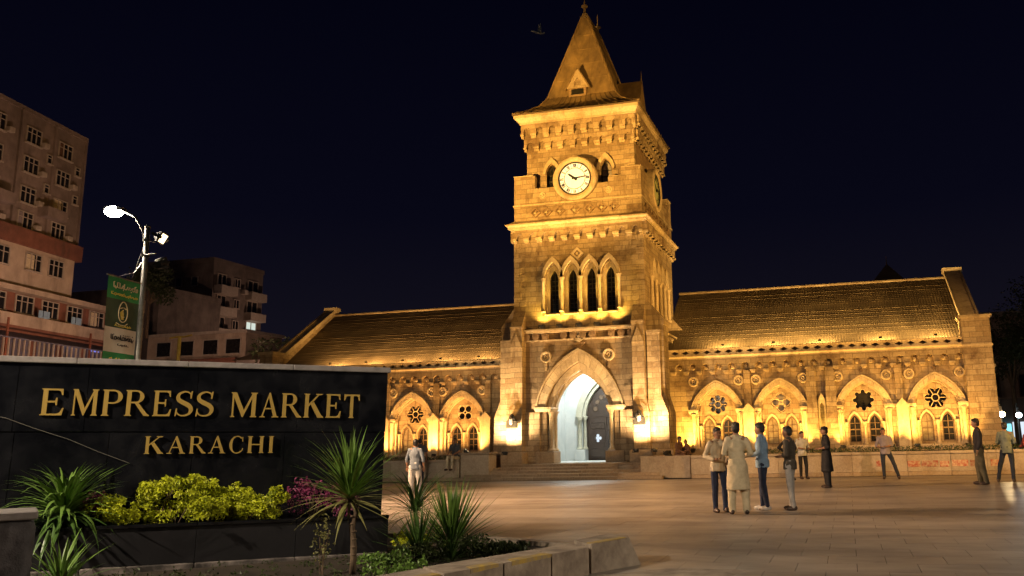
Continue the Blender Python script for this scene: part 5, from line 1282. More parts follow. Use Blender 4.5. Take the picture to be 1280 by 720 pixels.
script_line(-1.32, -.32, 5.60, .15, 'ink_cream', 1, .014); script_line(-1.38, -.28, 5.42, .07, 'ink_yellow', 2, .013); script_line(-1.15, -.5, 4.64, .05, 'ink_yellow', 3, .010)
script_line(-1.25, -.35, 4.30, .14, 'ink_black', 4, .013); script_line(-.95, -.55, 4.16, .05, 'ink_black', 6, .01); script_line(-1.25, -.35, 3.78, .08, 'ink_yellow', 5, .014)
g = G(); cx_, cz_ = -.83, 5.02     # loose oval portrait sketch (generic face)
g.tube([(cx_+.19*math.cos(a)*(1-.12*math.sin(a)), .03, cz_+.26*math.sin(a)) for a in [i*6.283/20 for i in range(20)]], .013, 4, True)
g.tube([(cx_-.12, .03, cz_+.08), (cx_-.02, .03, cz_+.11)], .016, 4).tube([(cx_+.03, .03, cz_+.11), (cx_+.12, .03, cz_+.08)], .016, 4).tube([(cx_, .03, cz_+.06), (cx_-.02, .03, cz_-.05), (cx_+.02, .03, cz_-.06)], .010, 4).tube([(cx_-.06, .03, cz_-.12), (cx_, .03, cz_-.14), (cx_+.06, .03, cz_-.12)], .012, 4)
g.tube([(cx_-.26, .03, cz_-.3), (cx_-.1, .03, cz_-.34), (cx_+.1, .03, cz_-.34), (cx_+.22, .03, cz_-.28)], .012, 4)
BP('portrait_outline', g, 'ink_cream')
g = G(); g.wall([(cx_-.13, cz_-.02), (cx_-.07, cz_-.2), (cx_+.04, cz_-.2), (cx_+.03, cz_-.03), (cx_-.02, cz_+.05)], [], 'y', .028, .034); BP('portrait_shading', g, 'ink_yellow')
# floodlight on the pole, then added floods on an unseen mast right of frame
flood('grey floodlight box clamped to the street lamp pole behind the sign', (-17.4, 20.15, 6.45), (-11.3, 38.5, 15.0), 46000, (1, .52, .10), 34, .75, .15, 1.8, 'high floodlights on poles')
mast = thing('added_mast', 'unseen steel mast added at the right side of the square to carry floodlights', 'mast', (13.5, 24, 0))
P('pole', G().cyl((13.5, 24, 0), (13.5, 24, 7.2), .10, .07, 12), 'galv', mast, True)
flood('floodlight on the added steel mast at the right side of the square', (13.4, 24.1, 7.1), (-10.6, 39.5, 12.5), 26000, (1, .52, .10), 40, .8, .15, 1.8, 'high floodlights on poles')
flood('second wider fill floodlight on the added steel mast at the right side of the square', (13.4, 23.8, 6.5), (-1, 40.5, 2.5), 14000, (1, .52, .12), 58, .6, .15, 1.8, 'high floodlights on poles')
flood('second wider floodlight added as fill on the street lamp pole behind the sign', (-17.45, 20.12, 7.12), (-5, 25, 0), 22000, (1, .60, .32), 80, .6, .15, 1.8, 'high floodlights on poles')  # wide flood added to fill the square with light
# left lamp, out of view, lights the sign; right lamp added as forecourt fill
def lampcopy(x, y, label, e, arm=(1.0, .2, .5)): return pole(x, y, 6.8, label, None, False, arm, e)
lampcopy(-13.5, 1.2, 'street lamp at the left of the forecourt in front of the sign', 17500, (1.05, .3, .5))
lampcopy(12.5, 9.0, 'unseen street lamp added as fill on the right side of the forecourt', 9000, (-1.05, .2, .5))

# yellow painted post behind the sign and yellow kiosk corner
yp = thing('yellow_post', 'thin yellow steel post with a crossbar behind the sign wall', 'post', (-24.9, 30, 0))
P('post', G().cyl((-24.9, 30, 0), (-24.9, 30, 5.85), .07, n=8), 'yellow_paint', yp)
P('crossbar', G().tube([(-25.35, 30, 5.82), (-24.95, 30, 5.86), (-24.7, 30, 5.84), (-24.35, 30, 5.9)], .035, 6), 'yellow_paint', yp)

# ================================================================== APARTMENT BLOCKS
dA = Vector((-.19170639, .98145232, 0)); nA = Vector((.98145232, .19170639, 0)); AO = Vector((-62.42, 62, 0))
AM = Matrix((dA, nA, Vector((0, 0, 1)))).transposed().to_4x4(); AM.translation = AO   # local: x along street (away), y towards the square (+), z up
ab = thing('apartment_block', 'tall pinkish apartment block at the left edge with a brick-red band', 'building', tuple(AO))
def AP(nm, g_, mt, par=None): g_.xf(AM); return g_.make(nm, mt, par or ab)
AP('wall', G().box(-30, 0, -12, 0, 18.6, 28.0), 'bldg_pink'); AP('red_band', G().box(-30, .0, -12, .6, 17.3, 18.6), 'bldg_red')
AP('cream_wall', G().box(-30, -.6, -12, .35, 14.2, 17.3), 'bldg_cream'); AP('lower_wall', G().box(-30, 5.0, -12, .2, 0, 13.6), 'bldg_red')
AP('parapet', G().box(-30.1, .1, -12.1, .1, 28.0, 28.35), 'bldg_pink'); AP('terrace_slab', G().box(-30, 5.3, -12, 1.0, 13.6, 14.0), 'bldg_cream')
AP('balcony_front', G().box(-30, 5.2, .8, 1.0, 11.0, 11.9), 'bldg_cream'); AP('balcony_slab', G().box(-30, 5.2, .2, 1.0, 10.8, 11.0), 'bldg_red')
for k in range(8): AP('drain_pipe', G().box(-28.2+k*4, -28.05+k*4, 0, .18, 18.6, 28), 'bldg_pink')
def bwin(M_, x, y, z, w_, h, par, frame='bldg_frame', pane='dark_glass', sill=True, cols=3):
    g = G(); x0, x1 = x-w_/2, x+w_/2
    g.box(x0-.08, x0, y, y+.10, z-h/2, z+h/2).box(x1, x1+.08, y, y+.10, z-h/2, z+h/2).box(x0-.08, x1+.08, y, y+.10, z+h/2, z+h/2+.08).box(x0-.12, x1+.12, y, y+.22, z-h/2-.1, z-h/2)
    for k in range(1, cols): c = x0+w_*k/cols; g.box(c-.04, c+.04, y+.01, y+.08, z-h/2, z+h/2)
    g.box(x0, x1, y+.012, y+.075, z+h*.18, z+h*.18+.05)
    g.xf(M_); o = g.make('window', frame, par)
    p = G().box(x0, x1, y+.005, y+.03, z-h/2, z+h/2).xf(M_); p.make('pane', pane, o); return o
for x in (-2.65, -6.55, -10.6, -14.6):
    for z in (26.25, 23.85, 21.4, 19.4): bwin(AM, x, 0, z, 1.6, 1.25, ab)
for x in (-.9, -4.5): 
    for z in (25.0, 22.5): bwin(AM, x, 0, z, .5, .7, ab, cols=1)
for x in (-2.9, -5.6, -9.2, -13): bwin(AM, x, .35, 16.2, 1.7, 1.3, ab)
for x in (3.2, 0.2, -2.9, -5.9, -9.0): bwin(AM, x, .2, 12.8, 1.9, 1.3, ab)
for x in (3.2, 0.2, -2.9, -5.9, -9.0): AP('lower_shutter', G().box(x-1.1, x+1.1, .2, .26, 7.6, 10.2), 'awning')
for x in (-4.0, -10): AP('balcony', G().box(x-1.2, x+1.2, 0, .9, 20.1, 20.9), 'bldg_pink')
rs = random.Random(77)
for x in (-2.65, -6.55, -10.6):
    for z in (26.25, 23.85, 21.4, 19.4):
        if rs.random() < .6: AP('air_conditioner', G().bbox(x+.95, x+1.55, .0, .38, z-.55, z-.15, .03), 'bldg_frame')
        if rs.random() < .5: AP('curtain', G().box(x-.75, x-.75+rs.uniform(.4, 1.3), .031, .034, z-.6, z+.6), rs.choice(['c_brown', 'c_mauve', 'c_cream']))
for x, z in ((3.2, 12.8), (-5.6, 16.2)): AP('curtain', G().box(x-.8, x+.1, .231 if z < 14 else .381, .236 if z < 14 else .386, z-.6, z+.6), 'c_cream')
for x in (-1.2, -5.2): AP('laundry', G().box(x, x+.5, .95, .97, 11.9, 12.5).box(x+.6, x+1.3, .95, .97, 11.8, 12.5), 'c_blue')
AP('rooftop_tank', G().lathe([(.0, 28.3), (.7, 28.3), (.75, 28.6), (.75, 29.4), (.5, 29.6), (.15, 29.7)], (-14, -3, 0), 12), 'bldg_grey')
AP('awning', G().hull([(-12, .3, 10.6), (4.5, .3, 10.6), (4.5, .3, 10.5), (-12, .3, 10.5)], [(-12, 2.2, 9.9), (4.5, 2.2, 9.9), (4.5, 2.2, 9.8), (-12, 2.2, 9.8)]), 'awning')
g = G()
for k in range(26): g.box(-10+k*.55, -9.92+k*.55, 1.9, 2.0, 8.4, 9.9)
AP('fence_bars', g, 'bldg_frame')
AP('tube_light', G().box(-1.4, 1.0, .4, .5, 10.15, 10.3), 'shop_white'); AP('tube_light', G().box(2.6, 3.6, .4, .5, 10.0, 10.12), 'shop_blue')
AP('gate_post', G().box(-9.9, -9.75, 2.0, 2.1, 6, 11.3), 'rust_red'); AP('gate_post', G().box(-.2, -.05, 2.0, 2.1, 6, 11.2), 'rust_red')
# second block, dim grey
b2 = thing('apartment_block', 'dim grey apartment block with balconies on its right side, behind the lamp pole', 'building', (-74.6, 95, 0))
P('wall', G().box(-86, -74.6, 95, 105, 0, 24.3), 'bldg_grey', b2); P('parapet', G().box(-86.1, -74.5, 94.9, 105.1, 24.3, 24.9), 'bldg_grey', b2)
M2 = Matrix(((0, 1, 0, -74.6), (1, 0, 0, 0), (0, 0, 1, 0), (0, 0, 0, 1)))   # local x -> world y, local y -> world x
def rwin(yc, z, w_, h, pane='dark_glass'):
    g = G().box(-74.6, -74.45, yc-w_/2-.1, yc-w_/2, z-h/2, z+h/2).box(-74.6, -74.45, yc+w_/2, yc+w_/2+.1, z-h/2, z+h/2).box(-74.6, -74.45, yc-w_/2-.1, yc+w_/2+.1, z+h/2, z+h/2+.1).box(-74.6, -74.42, yc-w_/2-.1, yc+w_/2+.1, z-h/2-.12, z-h/2).box(-74.55, -74.48, yc-.05, yc+.05, z-h/2, z+h/2)
    o = P('window', g, 'bldg_frame', b2); P('pane', G().box(-74.59, -74.55, yc-w_/2, yc+w_/2, z-h/2, z+h/2), pane, o)
for i, z in enumerate((22.3, 19.6, 16.9, 14.2, 11.5)):
    rwin(96.6, z, 1.5, 1.3); rwin(99.6, z, 1.0, 1.0); rwin(102.8, z, 2.0, 1.4, 'room_white' if i == 2 else 'dark_glass')
    for y0 in (95.3, 101.3): P('balcony', G().box(-74.6, -73.5, y0, y0+3.2, z-1.9, z-1.75).box(-73.6, -73.5, y0, y0+3.2, z-1.75, z-.85).box(-74.6, -73.6, y0, y0+.1, z-1.75, z-.85).box(-74.6, -73.6, y0+3.1, y0+3.2, z-1.75, z-.85), 'bldg_frame', b2)
P('air_conditioner', G().bbox(-74.55, -73.9, 100.4, 101.1, 21.0, 21.6, .03), 'bldg_frame', b2)
for x, z in ((-77.2, 22.0), (-79.5, 22.0)):
    o = P('window', G().wall(rect(x-.5, x+.5, z-.6, z+.6), [rect(x-.42, x+.42, z-.52, z+.52)], 'y', 94.9, 95.0), 'bldg_frame', b2); P('pane', G().box(x-.42, x+.42, 94.95, 94.99, z-.52, z+.52), 'dark_glass', o)
# low dim building between them and another behind the sign
b3 = thing('low_building', 'dark mid-rise building between the two apartment blocks', 'building', (-76, 84, 0))
P('wall', G().box(-90, -71, 82, 92, 0, 18.5), 'bldg_grey', b3); P('parapet', G().box(-90.1, -70.9, 81.9, 92.1, 18.5, 19.0), 'bldg_grey', b3)
for x in (-73.5, -76.5, -79.5):
    for z in (16.8, 13.8):
        o = P('window', G().wall(rect(x-.8, x+.8, z-.7, z+.7), [rect(x-.7, x+.7, z-.6, z+.6)], 'y', 81.9, 82.0), 'bldg_frame', b3); P('pane', G().box(x-.7, x+.7, 81.95, 81.99, z-.6, z+.6), 'dark_glass', o)
b4 = thing('low_building', 'low flat-roofed house with a terrace just above the sign wall, below the grey block', 'building', (-62, 78, 0))
P('wall', G().box(-68.5, -57, 78, 84, 0, 12.8), 'bldg_cream', b4); P('roof_edge', G().box(-68.7, -56.8, 77.8, 84.2, 12.8, 13.1), 'bldg_frame', b4)
for x in (-66.5, -63.8, -61, -58.4):
    o = P('window', G().wall(rect(x-.9, x+.9, 10.7, 12.3), [rect(x-.8, x+.8, 10.8, 12.2)], 'y', 77.9, 78.0), 'bldg_frame', b4); P('pane', G().box(x-.8, x+.8, 77.95, 77.99, 10.8, 12.2), 'dark_glass', o)
P('wall_front', G().box(-68.5, -57, 76.5, 76.7, 0, 10.2), 'bldg_red', b4)
b5 = thing('low_building', 'low hut with a dark roof beside the left gable', 'building', (-51, 74, 0))
P('wall', G().box(-55, -44, 74, 78, 0, 9.6), 'bldg_grey', b5); P('roof', G().hull([(-55.3, 73.7, 9.6), (-43.7, 73.7, 9.6), (-43.7, 78.3, 9.6), (-55.3, 78.3, 9.6)], [(-54, 75.9, 10.6), (-45, 75.9, 10.6), (-45, 76.1, 10.6), (-54, 76.1, 10.6)]), 'roof_tile', b5)
# hidden sodium lamps, added in the left street to light the apartment blocks
def sodium(x, y, z, label, e, cl=(1, .60, .40), aimx=0):
    t = thing('street_lamp', label, 'street lamp', (x, y, 0), 0, 'added sodium street lamps')
    P('pole', G().cyl((x, y, 0), (x, y, z), .12, .08, 10), 'galv', t); P('lamp_head', G().ell((x, y, z+.05), (.3, .16, .09), 10, 6), 'galv', t); P('lamp_glass', G().ell((x, y, z-.03), (.2, .12, .06), 10, 6), 'lamp_warm', t)
    L = bpy.data.lights.new('sodium_light', 'POINT'); L.energy = e; L.color = cl; L.shadow_soft_size = .2
    lo = bpy.data.objects.new('sodium_light', L); lo.location = (0, 0, z-.2); link(lo, t, False)
sodium(-46, 50, 7.0, 'added sodium street lamp in the left street hidden behind the sign wall', 11500)
sodium(-52, 66, 7.5, 'far sodium street lamp added at the foot of the pink apartment block', 2600)
sodium(-62, 100, 8, 'sodium street lamp added beyond the hut to light the grey apartment block', 6500)

# ================================================================== RIGHT-HAND STREET
def rlamp(x, y, z, label, mt, e, cl):
    t = thing('street_lamp', label, 'street lamp', (x, y, 0), 0, 'lamps past the right end of the hall')
    P('pole', G().cyl((x, y, 0), (x, y, z+.6), .06, .04, 8), 'dark_metal', t); P('arm', G().tube([(x, y, z+.55), (x, y-.3, z+.35), (x, y-.4, z+.1)], .03, 6), 'dark_metal', t)
    P('lamp_glass', G().ell((x, y-.4, z), (.15, .15, .13), 12, 8), mt, t, True)
    L = bpy.data.lights.new('lamp_light', 'POINT'); L.energy = e; L.color = cl; L.shadow_soft_size = .15
    lo = bpy.data.objects.new('lamp_light', L); lo.location = (0, -.62, z-.02); link(lo, t, False)
rlamp(6.84, 45.2, 2.24, 'bright warm lamp just right of the end pier of the hall', 'lamp_warm', 260, (1, .7, .35))
rlamp(8.36, 50.0, 2.25, 'bright cool white lamp at the right edge of the picture', 'lamp_cool', 90, (.75, .92, 1))
P_ = thing('shop_stall', 'small shop with glowing cyan and white signboards at the right edge', 'shop', (10, 60, 0))
P('wall', G().box(8.2, 16, 60, 64, 0, 3.4), 'bldg_grey', P_); P('counter', G().box(8.4, 15, 59.4, 59.9, 0, .9), 'bldg_red', P_)
P('sign_board', G().bbox(8.5, 9.6, 59.8, 59.98, 1.3, 1.9, .02), 'shop_cyan', P_); P('sign_board', G().bbox(9.7, 10.6, 59.8, 59.98, 1.0, 2.0, .02), 'shop_white', P_); P('sign_board', G().bbox(10.7, 13.0, 59.8, 59.98, 1.2, 2.1, .02), 'shop_red', P_)
b6 = thing('corner_building', 'dim two-storey house behind the trees at the right edge', 'building', (12, 70, 0))
P('wall', G().box(8.5, 26, 70, 80, 0, 9.5), 'bldg_cream', b6); P('roof_edge', G().box(8.3, 26.2, 69.8, 80.2, 9.5, 9.9), 'bldg_frame', b6)
for x in (10.2, 12.6, 15):
    for z in (4.6, 7.6):
        o = P('window', G().wall(rect(x-.6, x+.6, z-.8, z+.8), [rect(x-.52, x+.52, z-.72, z+.72)], 'y', 69.9, 70.0), 'window_wood', b6); P('pane', G().box(x-.52, x+.52, 69.95, 69.99, z-.72, z+.72), 'dark_glass', o)

# bird
bd_ = thing('bird', 'small bird flying in the night sky left of the spire', 'bird', (-10.07, 30, 16.5))
g = G().ell((0, 0, 0), (.20, .055, .05), 10, 6).ell((.19, 0, .03), (.05, .04, .04), 8, 6).hull([(-.15, -.04, 0), (-.32, -.06, .01), (-.32, .06, .01), (-.15, .04, 0)], [(-.15, -.04, .01), (-.32, -.06, .016), (-.32, .06, .016), (-.15, .04, .01)])
put('body', g.mesh('body', 'c_palegrey', True), bd_, world=False)
for s, a in ((-1, 60), (1, 20)):
    g = G().hull([(-.07, 0, 0), (.08, 0, 0), (.05, s*.22, .0), (-.02, s*.36, 0), (-.08, s*.2, 0)], [(-.07, 0, .01), (.08, 0, .01), (.05, s*.22, .01), (-.02, s*.36, .005), (-.08, s*.2, .01)]); g.xf(Matrix.Rotation(R(a)*s, 4, 'X')); put('wing', g.mesh('wing', 'c_palegrey'), bd_, world=False)
bd_.rotation_euler = (0, 0, R(40))

# ================================================================== PEOPLE
def remesh(name, g, mat, vox, smooth=3, fold=0, seed=0):
    me = g.mesh('tmp', mat); o = bpy.data.objects.new('tmp', me); col.objects.link(o)
    m_ = o.modifiers.new('r', 'REMESH'); m_.mode = 'VOXEL'; m_.voxel_size = vox; m_.use_smooth_shade = True
    s_ = o.modifiers.new('s', 'SMOOTH'); s_.iterations = smooth; s_.factor = .5
    bpy.context.view_layer.update()
    dg = bpy.context.evaluated_depsgraph_get(); me2 = bpy.data.meshes.new_from_object(o.evaluated_get(dg)); me2.name = name
    bpy.data.objects.remove(o); bpy.data.meshes.remove(me)
    me2.materials.clear(); me2.materials.append(MAT[mat])
    if fold:
        from mathutils import noise
        n = len(me2.vertices); co = np.empty(n*3, 'f'); me2.vertices.foreach_get('co', co); no = np.empty(n*3, 'f'); me2.vertices.foreach_get('normal', no)
        co = co.reshape(-1, 3); no = no.reshape(-1, 3); d = np.empty(n, 'f')
        for i in range(n):
            x, y, z = map(float, co[i]); d[i] = noise.noise(Vector((x*11+seed, y*11, z*4.5+x*3)))+.5*noise.noise(Vector((x*20, y*20+seed, z*11)))
        co += no*(d*fold)[:, None]; me2.vertices.foreach_set('co', co.ravel())
    me2.polygons.foreach_set('use_smooth', [True]*len(me2.polygons)); me2.update()
    return me2
def person(label, x, y, face, h, top, bottom, shoes='shoe_dark', arms=('down', 'down'), legs=(.1, .1), kurta=False, sleeve='long', sit=False, z=0, near=False, seed=1,
           lean=(0, 0), head_turn=0, step=(0, 0), cap=None, group=None, baggy=False, tilt=0, beard=False):
    """face: compass angle in degrees of where the person looks, 90 = away from the square's entrance (+Y)"""
    t = thing('person', label, 'person', (x, y, z), R(face-90), group); k = h/1.74; t.scale = (k*1.07, k*1.07, k*1.035)
    sh_z, hip_z = 1.43, .92
    if sit: dz = -.42
    else: dz = 0
    lx, ly = lean
    def U(p):    # upper-body point with lean and sitting offset
        f_ = max(0, (p[2]-.92))
        return (p[0]+lx*f_, p[1]+ly*f_, p[2]+dz)
    arm = {}
    for s, kind in ((1, arms[0]), (-1, arms[1])):
        S0 = (.172*s, 0, 1.405)
        E_, W_, H_ = {'down': ((.25*s, -.02, 1.14), (.25*s, .05, .90), (.245*s, .075, .80)),
                      'front': ((.24*s, -.01, 1.15), (.07*s, .22, 1.10), (-.02*s, .26, 1.10)),
                      'low_front': ((.25*s, .0, 1.14), (.10*s, .22, .98), (.03*s, .26, .95)),
                      'folded': ((.23*s, .06, 1.15), (-.02*s, .21, 1.17), (-.11*s, .19, 1.19)),
                      'hip': ((.36*s, -.10, 1.18), (.20*s, .04, 1.02), (.16*s, .10, .98)),
                      'back': ((.27*s, -.12, 1.16), (.08*s, -.19, 1.0), (.0, -.20, .98)),
                      'raise': ((.24*s, .04, 1.16), (.14*s, .26, 1.24), (.10*s, .30, 1.32)),
                      'bent': ((.27*s, -.03, 1.14), (.18*s, .20, 1.08), (.13*s, .28, 1.09)),
                      'knee': ((.24*s, .10, 1.16), (.16*s, .33, 1.06), (.13*s, .40, 1.04))}[kind]
        arm[s] = tuple(map(U, (S0, E_, W_, H_)))
    leg = {}
    for s, sp, st_ in ((1, legs[0], step[0]), (-1, legs[1], step[1])):
        H0 = (.09*s, 0, .90+dz)
        if sit: leg[s] = (H0, (.11*s, .42, .94+dz), (.11*s, .46, .46+dz+.02), (.11*s, .60, .43+dz))
        else: leg[s] = (H0, ((.09+sp*.55-.04)*s, st_*.5+.02, .50), ((sp)*s, st_, .085), ((sp+.02)*s, st_+.14, .04))
    # ---- body: one continuous skin surface
    g = G()
    hc = U((0, .025, 1.60)); ht = R(head_turn)
    def HP(dx, dy, dz_): return (hc[0]+dx*math.cos(ht)-dy*math.sin(ht), hc[1]+dx*math.sin(ht)+dy*math.cos(ht), hc[2]+dz_)
    g.ell(HP(0, 0, .012), (.074, .092, .105), 14, 10); g.ell(HP(0, .025, -.055), (.055, .062, .062), 12, 8)
    g.ell(HP(0, .092, -.02), (.013, .022, .02), 8, 6); g.cap(HP(0, .082, .02), HP(0, .1, -.015), .008, .013, 6)
    for s in (-1, 1): g.ell(HP(.075*s, -.005, -.005), (.012, .02, .03), 8, 6); g.ell(HP(.03*s, .075, .028), (.022, .014, .008), 8, 6)
    g.ell(HP(0, .082, -.062), (.026, .012, .008), 8, 6)
    g.cap(U((0, -.005, 1.44)), HP(0, -.015, -.05), .058, .052)
    g.ell(U((0, 0, 1.25)), (.155, .10, .2)); g.cap(U((.13, 0, 1.41)), U((-.13, 0, 1.41)), .06, .06); g.ell(U((0, 0, 1.03)), (.14, .10, .16)); g.ell((0, 0, .92+dz), (.15, .11, .11))
    for s in (-1, 1):
        S0, E_, W_, H_ = arm[s]; g.cap(S0, E_, .050, .040, 8); g.cap(E_, W_, .040, .026, 8)
        d = (Vector(H_)-Vector(W_)).normalized(); W3 = Vector(W_); side = d.cross(Vector((0, 0, 1)) if abs(d.z) < .9 else Vector((0, 1, 0))).normalized(); nr = d.cross(side)
        pc = W3+d*.055; g.cap(W3, pc-side*.012, .024, .026, 8); g.cap(pc-side*.018, pc+side*.018, .022, .022, 8)
        for q, (o_, L_) in enumerate(((-.030, .068), (-.010, .082), (.010, .078), (.029, .060))):
            b0 = W3+d*.088+side*o_; b1 = b0+d*L_*.55+nr*.006; b2_ = b1+d*L_*.4*.75-nr*.022; g.cap(b0, b1, .0095, .0088, 6); g.cap(b1, b2_, .0088, .0075, 6)
        t0 = W3+d*.03-side*.026; t1 = t0+d*.035-side*.028; g.cap(t0, t1, .012, .010, 6); g.cap(t1, t1+d*.028-side*.004, .010, .0085, 6)
        H0, K_, A_, T_ = leg[s]; g.cap(H0, K_, .075, .05, 8); g.cap(K_, A_, .05, .034, 8); g.cap(A_, T_, .034, .028, 8)
    body = put('body', remesh('body', g, 'skin', .009 if near else .012, 2), t, world=False)
    # ---- trousers
    g = G(); b0 = .105 if baggy else .088; b1 = .088 if baggy else .066; b2_ = .068 if baggy else .052
    g.ell((0, 0, .93+dz), (.165, .12, .12)); g.ell((0, -.01, 1.0+dz), (.152, .11, .08))
    for s in (-1, 1):
        H0, K_, A_, T_ = leg[s]; A2 = (A_[0], A_[1], A_[2]+.0) if not sit else A_
        g.cap(H0, K_, b0, b1, 10); g.cap(K_, A2, b1, b2_, 10)
    tm = remesh('trousers', g, bottom, .014, 3, .011, seed)
    # open cuffs: keep below-ankle clear
    put('trousers', tm, t, world=False)
    # ---- shirt
    g = G(); g.ell(U((0, 0, 1.27)), (.178, .122, .19)); g.ell(U((0, .0, 1.1)), (.162, .118, .17)); g.cap(U((.135, 0, 1.40)), U((-.135, 0, 1.40)), .066, .066); g.cap(U((.07, -.005, 1.44)), U((-.07, -.005, 1.44)), .052, .052)
    g.ell((0, 0, .97+dz), (.172, .128, .11)); g.cap(U((0, -.01, 1.42)), U((0, 0, 1.475)), .078, .062)
    for s in (-1, 1):
        S0, E_, W_, H_ = arm[s]
        if sleeve == 'long': g.cap(S0, E_, .061, .052, 8); g.cap(E_, Vector(E_).lerp(Vector(W_), .88), .054, .040, 8)
        elif sleeve == 'rolled': g.cap(S0, E_, .061, .053, 8); g.cap(E_, Vector(E_).lerp(Vector(W_), .25), .056, .052, 8)
        else: g.cap(S0, Vector(S0).lerp(Vector(E_), .72), .068, .064, 8)
    if kurta:
        zb = .46
        if not sit:
            rings = [(1.02, .165, .125), (.9, .182, .14), (.7, .20, .152), (zb, .225, .17)]; 
            for (z1, a1, c1), (z2, a2, c2) in zip(rings[:-1], rings[1:]):
                n = 20; A = [(a2*math.cos(6.2832*i/n), c2*math.sin(6.2832*i/n)+.0, z2) for i in range(n)]; B = [(a1*math.cos(6.2832*i/n), c1*math.sin(6.2832*i/n), z1) for i in range(n)]; g.hull(A, B)
        else: g.ell((0, .2, .93+dz), (.2, .26, .10))
    elif not sit:
        n = 20; A = [(.178*math.cos(6.2832*i/n), .132*math.sin(6.2832*i/n), .84) for i in range(n)]; B = [(.168*math.cos(6.2832*i/n), .125*math.sin(6.2832*i/n), 1.0) for i in range(n)]; g.hull(A, B)
    put('shirt', remesh('shirt', g, top, .012 if near else .015, 3, .014, seed+3), t, world=False)
    if near and not kurta or kurta:
        cg = G(); cc = U((0, 0, 1.485)); cg.tube([(cc[0]+.066*math.cos(a), cc[1]+.062*math.sin(a), cc[2]+.008*math.sin(a)) for a in [i*6.283/14 for i in range(14)]], .012, 6, True)
        put('collar', cg.mesh('collar', top, True), t, world=False)
    # ---- hair
    g = G(); r_ = random.Random(seed)
    g.ell(HP(0, -.018, .045), (.083, .095, .088), 14, 10); g.ell(HP(0, -.045, .0), (.076, .066, .085), 12, 8); g.ell(HP(0, .045, .092), (.062, .05, .035), 10, 6)
    for _ in range(18):
        a, b_ = r_.uniform(0, 6.28), r_.uniform(.3, 1.4); g.ell(HP(.07*math.cos(a)*math.cos(b_)*1.05, -.018+.08*math.sin(a)*math.cos(b_), .055+.08*math.sin(b_)), (.022, .022, .016), 6, 4)
    put('hair', remesh('hair', g, 'hair', .010, 1), t, world=False)
    fg = G()
    for s in (-1, 1): fg.ell(HP(.030*s, .083, .012), (.011, .008, .006), 8, 6); fg.cap(HP(.015*s, .09, .034), HP(.045*s, .08, .034), .005, .004, 6)
    if beard: fg.cap(HP(-.024, .094, -.044), HP(.024, .094, -.044), .007, .007, 6)
    put('eyes_and_brows', fg.mesh('eyes_and_brows', 'hair', True), t, world=False)
    if cap:
        g = G().ell(HP(0, -.012, .075), (.090, .105, .055), 14, 8).ell(HP(0, .10, .055), (.06, .06, .010), 12, 6); put('cap', g.mesh('cap', cap, True), t, world=False)
    for s in (-1, 1):
        A_, T_ = leg[s][2], leg[s][3]; g = G()
        if sit: g.ell((A_[0], A_[1]+.07, A_[2]-.035), (.045, .13, .042), 12, 8)
        else:
            cx2, cy2 = (A_[0]+T_[0])/2, A_[1]+.055
            g.ell((cx2, cy2, .045), (.045, .135, .05), 14, 8); g.ell((A_[0], A_[1]-.02, .06), (.042, .055, .05), 10, 6); g.v = [(a, b_, max(c, .004)) for a, b_, c in g.v]
        put('shoe', g.mesh('shoe', shoes, True), t, world=False)
    return t
GP = 'group of men talking in the middle of the square'
person('man in long beige shalwar kameez seen from behind in the talking group', -2.22, 19.07, 105, 1.78, 'c_beige', 'c_beige', 'shoe_dark', ('bent', 'front'), (.13, .13), True, 'long', near=True, seed=1, baggy=True)
person('man with moustache in cream jacket and dark jeans at left of the talking group', -2.68, 19.55, -55, 1.69, 'c_cream', 'c_jeans', 'shoe_dark', ('bent', 'hip'), (.10, .12), False, 'long', near=True, seed=2, beard=True)
person('man in a light blue shirt, jeans and white trainers turned to his left', -1.80, 20.06, 172, 1.77, 'c_blue', 'c_jeans', 'shoe_white', ('bent', 'bent'), (.11, .11), False, 'long', near=True, seed=3, step=(.06, -.08))
person('man in dark olive shirt and light grey trousers at right of the talking group', -1.22, 20.02, 165, 1.68, 'c_olive', 'c_lightgrey', 'shoe_dark', ('front', 'front'), (.10, .10), False, 'rolled', near=True, seed=4, step=(.04, -.06))
person('person in black mostly hidden behind the man in the olive shirt', -2.02, 32.9, 60, 1.6, 'c_black', 'c_black', 'shoe_dark', ('hip', 'hip'), (.1, .1), seed=5)
person('man in a white shirt and black trousers looking at his phone near the wall', -1.60, 33.79, -60, 1.62, 'c_white', 'c_black', 'shoe_dark', ('front', 'bent'), (.1, .12), False, 'rolled', seed=6)
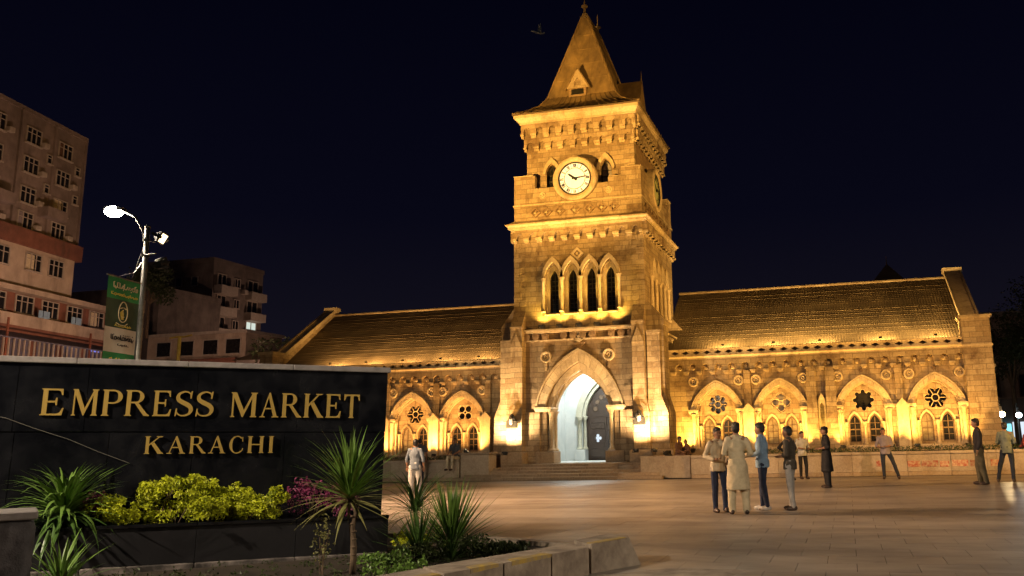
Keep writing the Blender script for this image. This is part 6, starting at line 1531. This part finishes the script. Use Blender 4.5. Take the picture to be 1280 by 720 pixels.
person('man in black kameez and a small cap, hands folded before him', -.64, 28.15, 195, 1.72, 'c_black', 'c_black', 'shoe_dark', ('front', 'front'), (.1, .1), True, 'rolled', seed=7, cap='c_black', baggy=True)
person('man in a grey t-shirt and dark jeans standing with one leg stretched out', 1.22, 33.0, -95, 1.66, 'c_mauve', 'c_navy', 'shoe_dark', ('bent', 'front'), (.10, .36), False, 'rolled', seed=8, lean=(.05, -.03))
person('tall man in a black top and olive trousers in profile before the end pier', 3.69, 28.99, 178, 1.84, 'c_dark', 'c_olivepants', 'shoe_dark', ('down', 'down'), (.09, .10), False, 'long', seed=9, baggy=True, step=(.02, -.1))
person('man in a grey-green shirt and dark jeans seen from behind with arms bent forward', 4.63, 30.13, 75, 1.72, 'c_sage', 'c_navy', 'shoe_dark', ('front', 'front'), (.10, .30), False, 'rolled', seed=10)
person('person in a dark red top cut off by the right edge of the picture', 5.28, 30.0, 120, 1.62, 'c_red', 'c_navy', 'shoe_dark', ('down', 'bent'), (.1, .1), False, 'long', seed=11)
person('man in pale blue-grey shirt and white shalwar walking away beside the sign wall', -12.5, 25.34, 98, 1.64, 'c_palegrey', 'c_white', 'shoe_dark', ('down', 'down'), (.11, .10), False, 'rolled', seed=12, baggy=True, step=(.10, -.06))
person('man in a dark grey shirt standing by the left retaining wall, behind the walking man', -17.2, 35.3, 110, 1.72, 'c_darkgrey', 'c_navy', 'shoe_dark', ('down', 'bent'), (.1, .1), False, 'short', seed=13)
person('man in dark shirt and cream trousers sitting on the low wall left of the steps', -15.95, 36.12, -100, 1.7, 'c_darkgrey', 'c_cream', 'shoe_dark', ('knee', 'knee'), sit=True, z=.45, seed=14, lean=(0, .1), sleeve='short')
person('person in brown sitting on the right end block, turned towards a companion', -6.55, 36.35, -30, 1.5, 'c_brown', 'c_brown', 'shoe_dark', ('knee', 'bent'), sit=True, z=.43, seed=15, lean=(0, .12))
person('person in dark red sitting on the right end block, hunched, nearer the hedge', -6.15, 36.55, -140, 1.25, 'c_brown', 'c_dark', 'shoe_dark', ('knee', 'knee'), sit=True, z=.50, seed=16, lean=(0, .25))
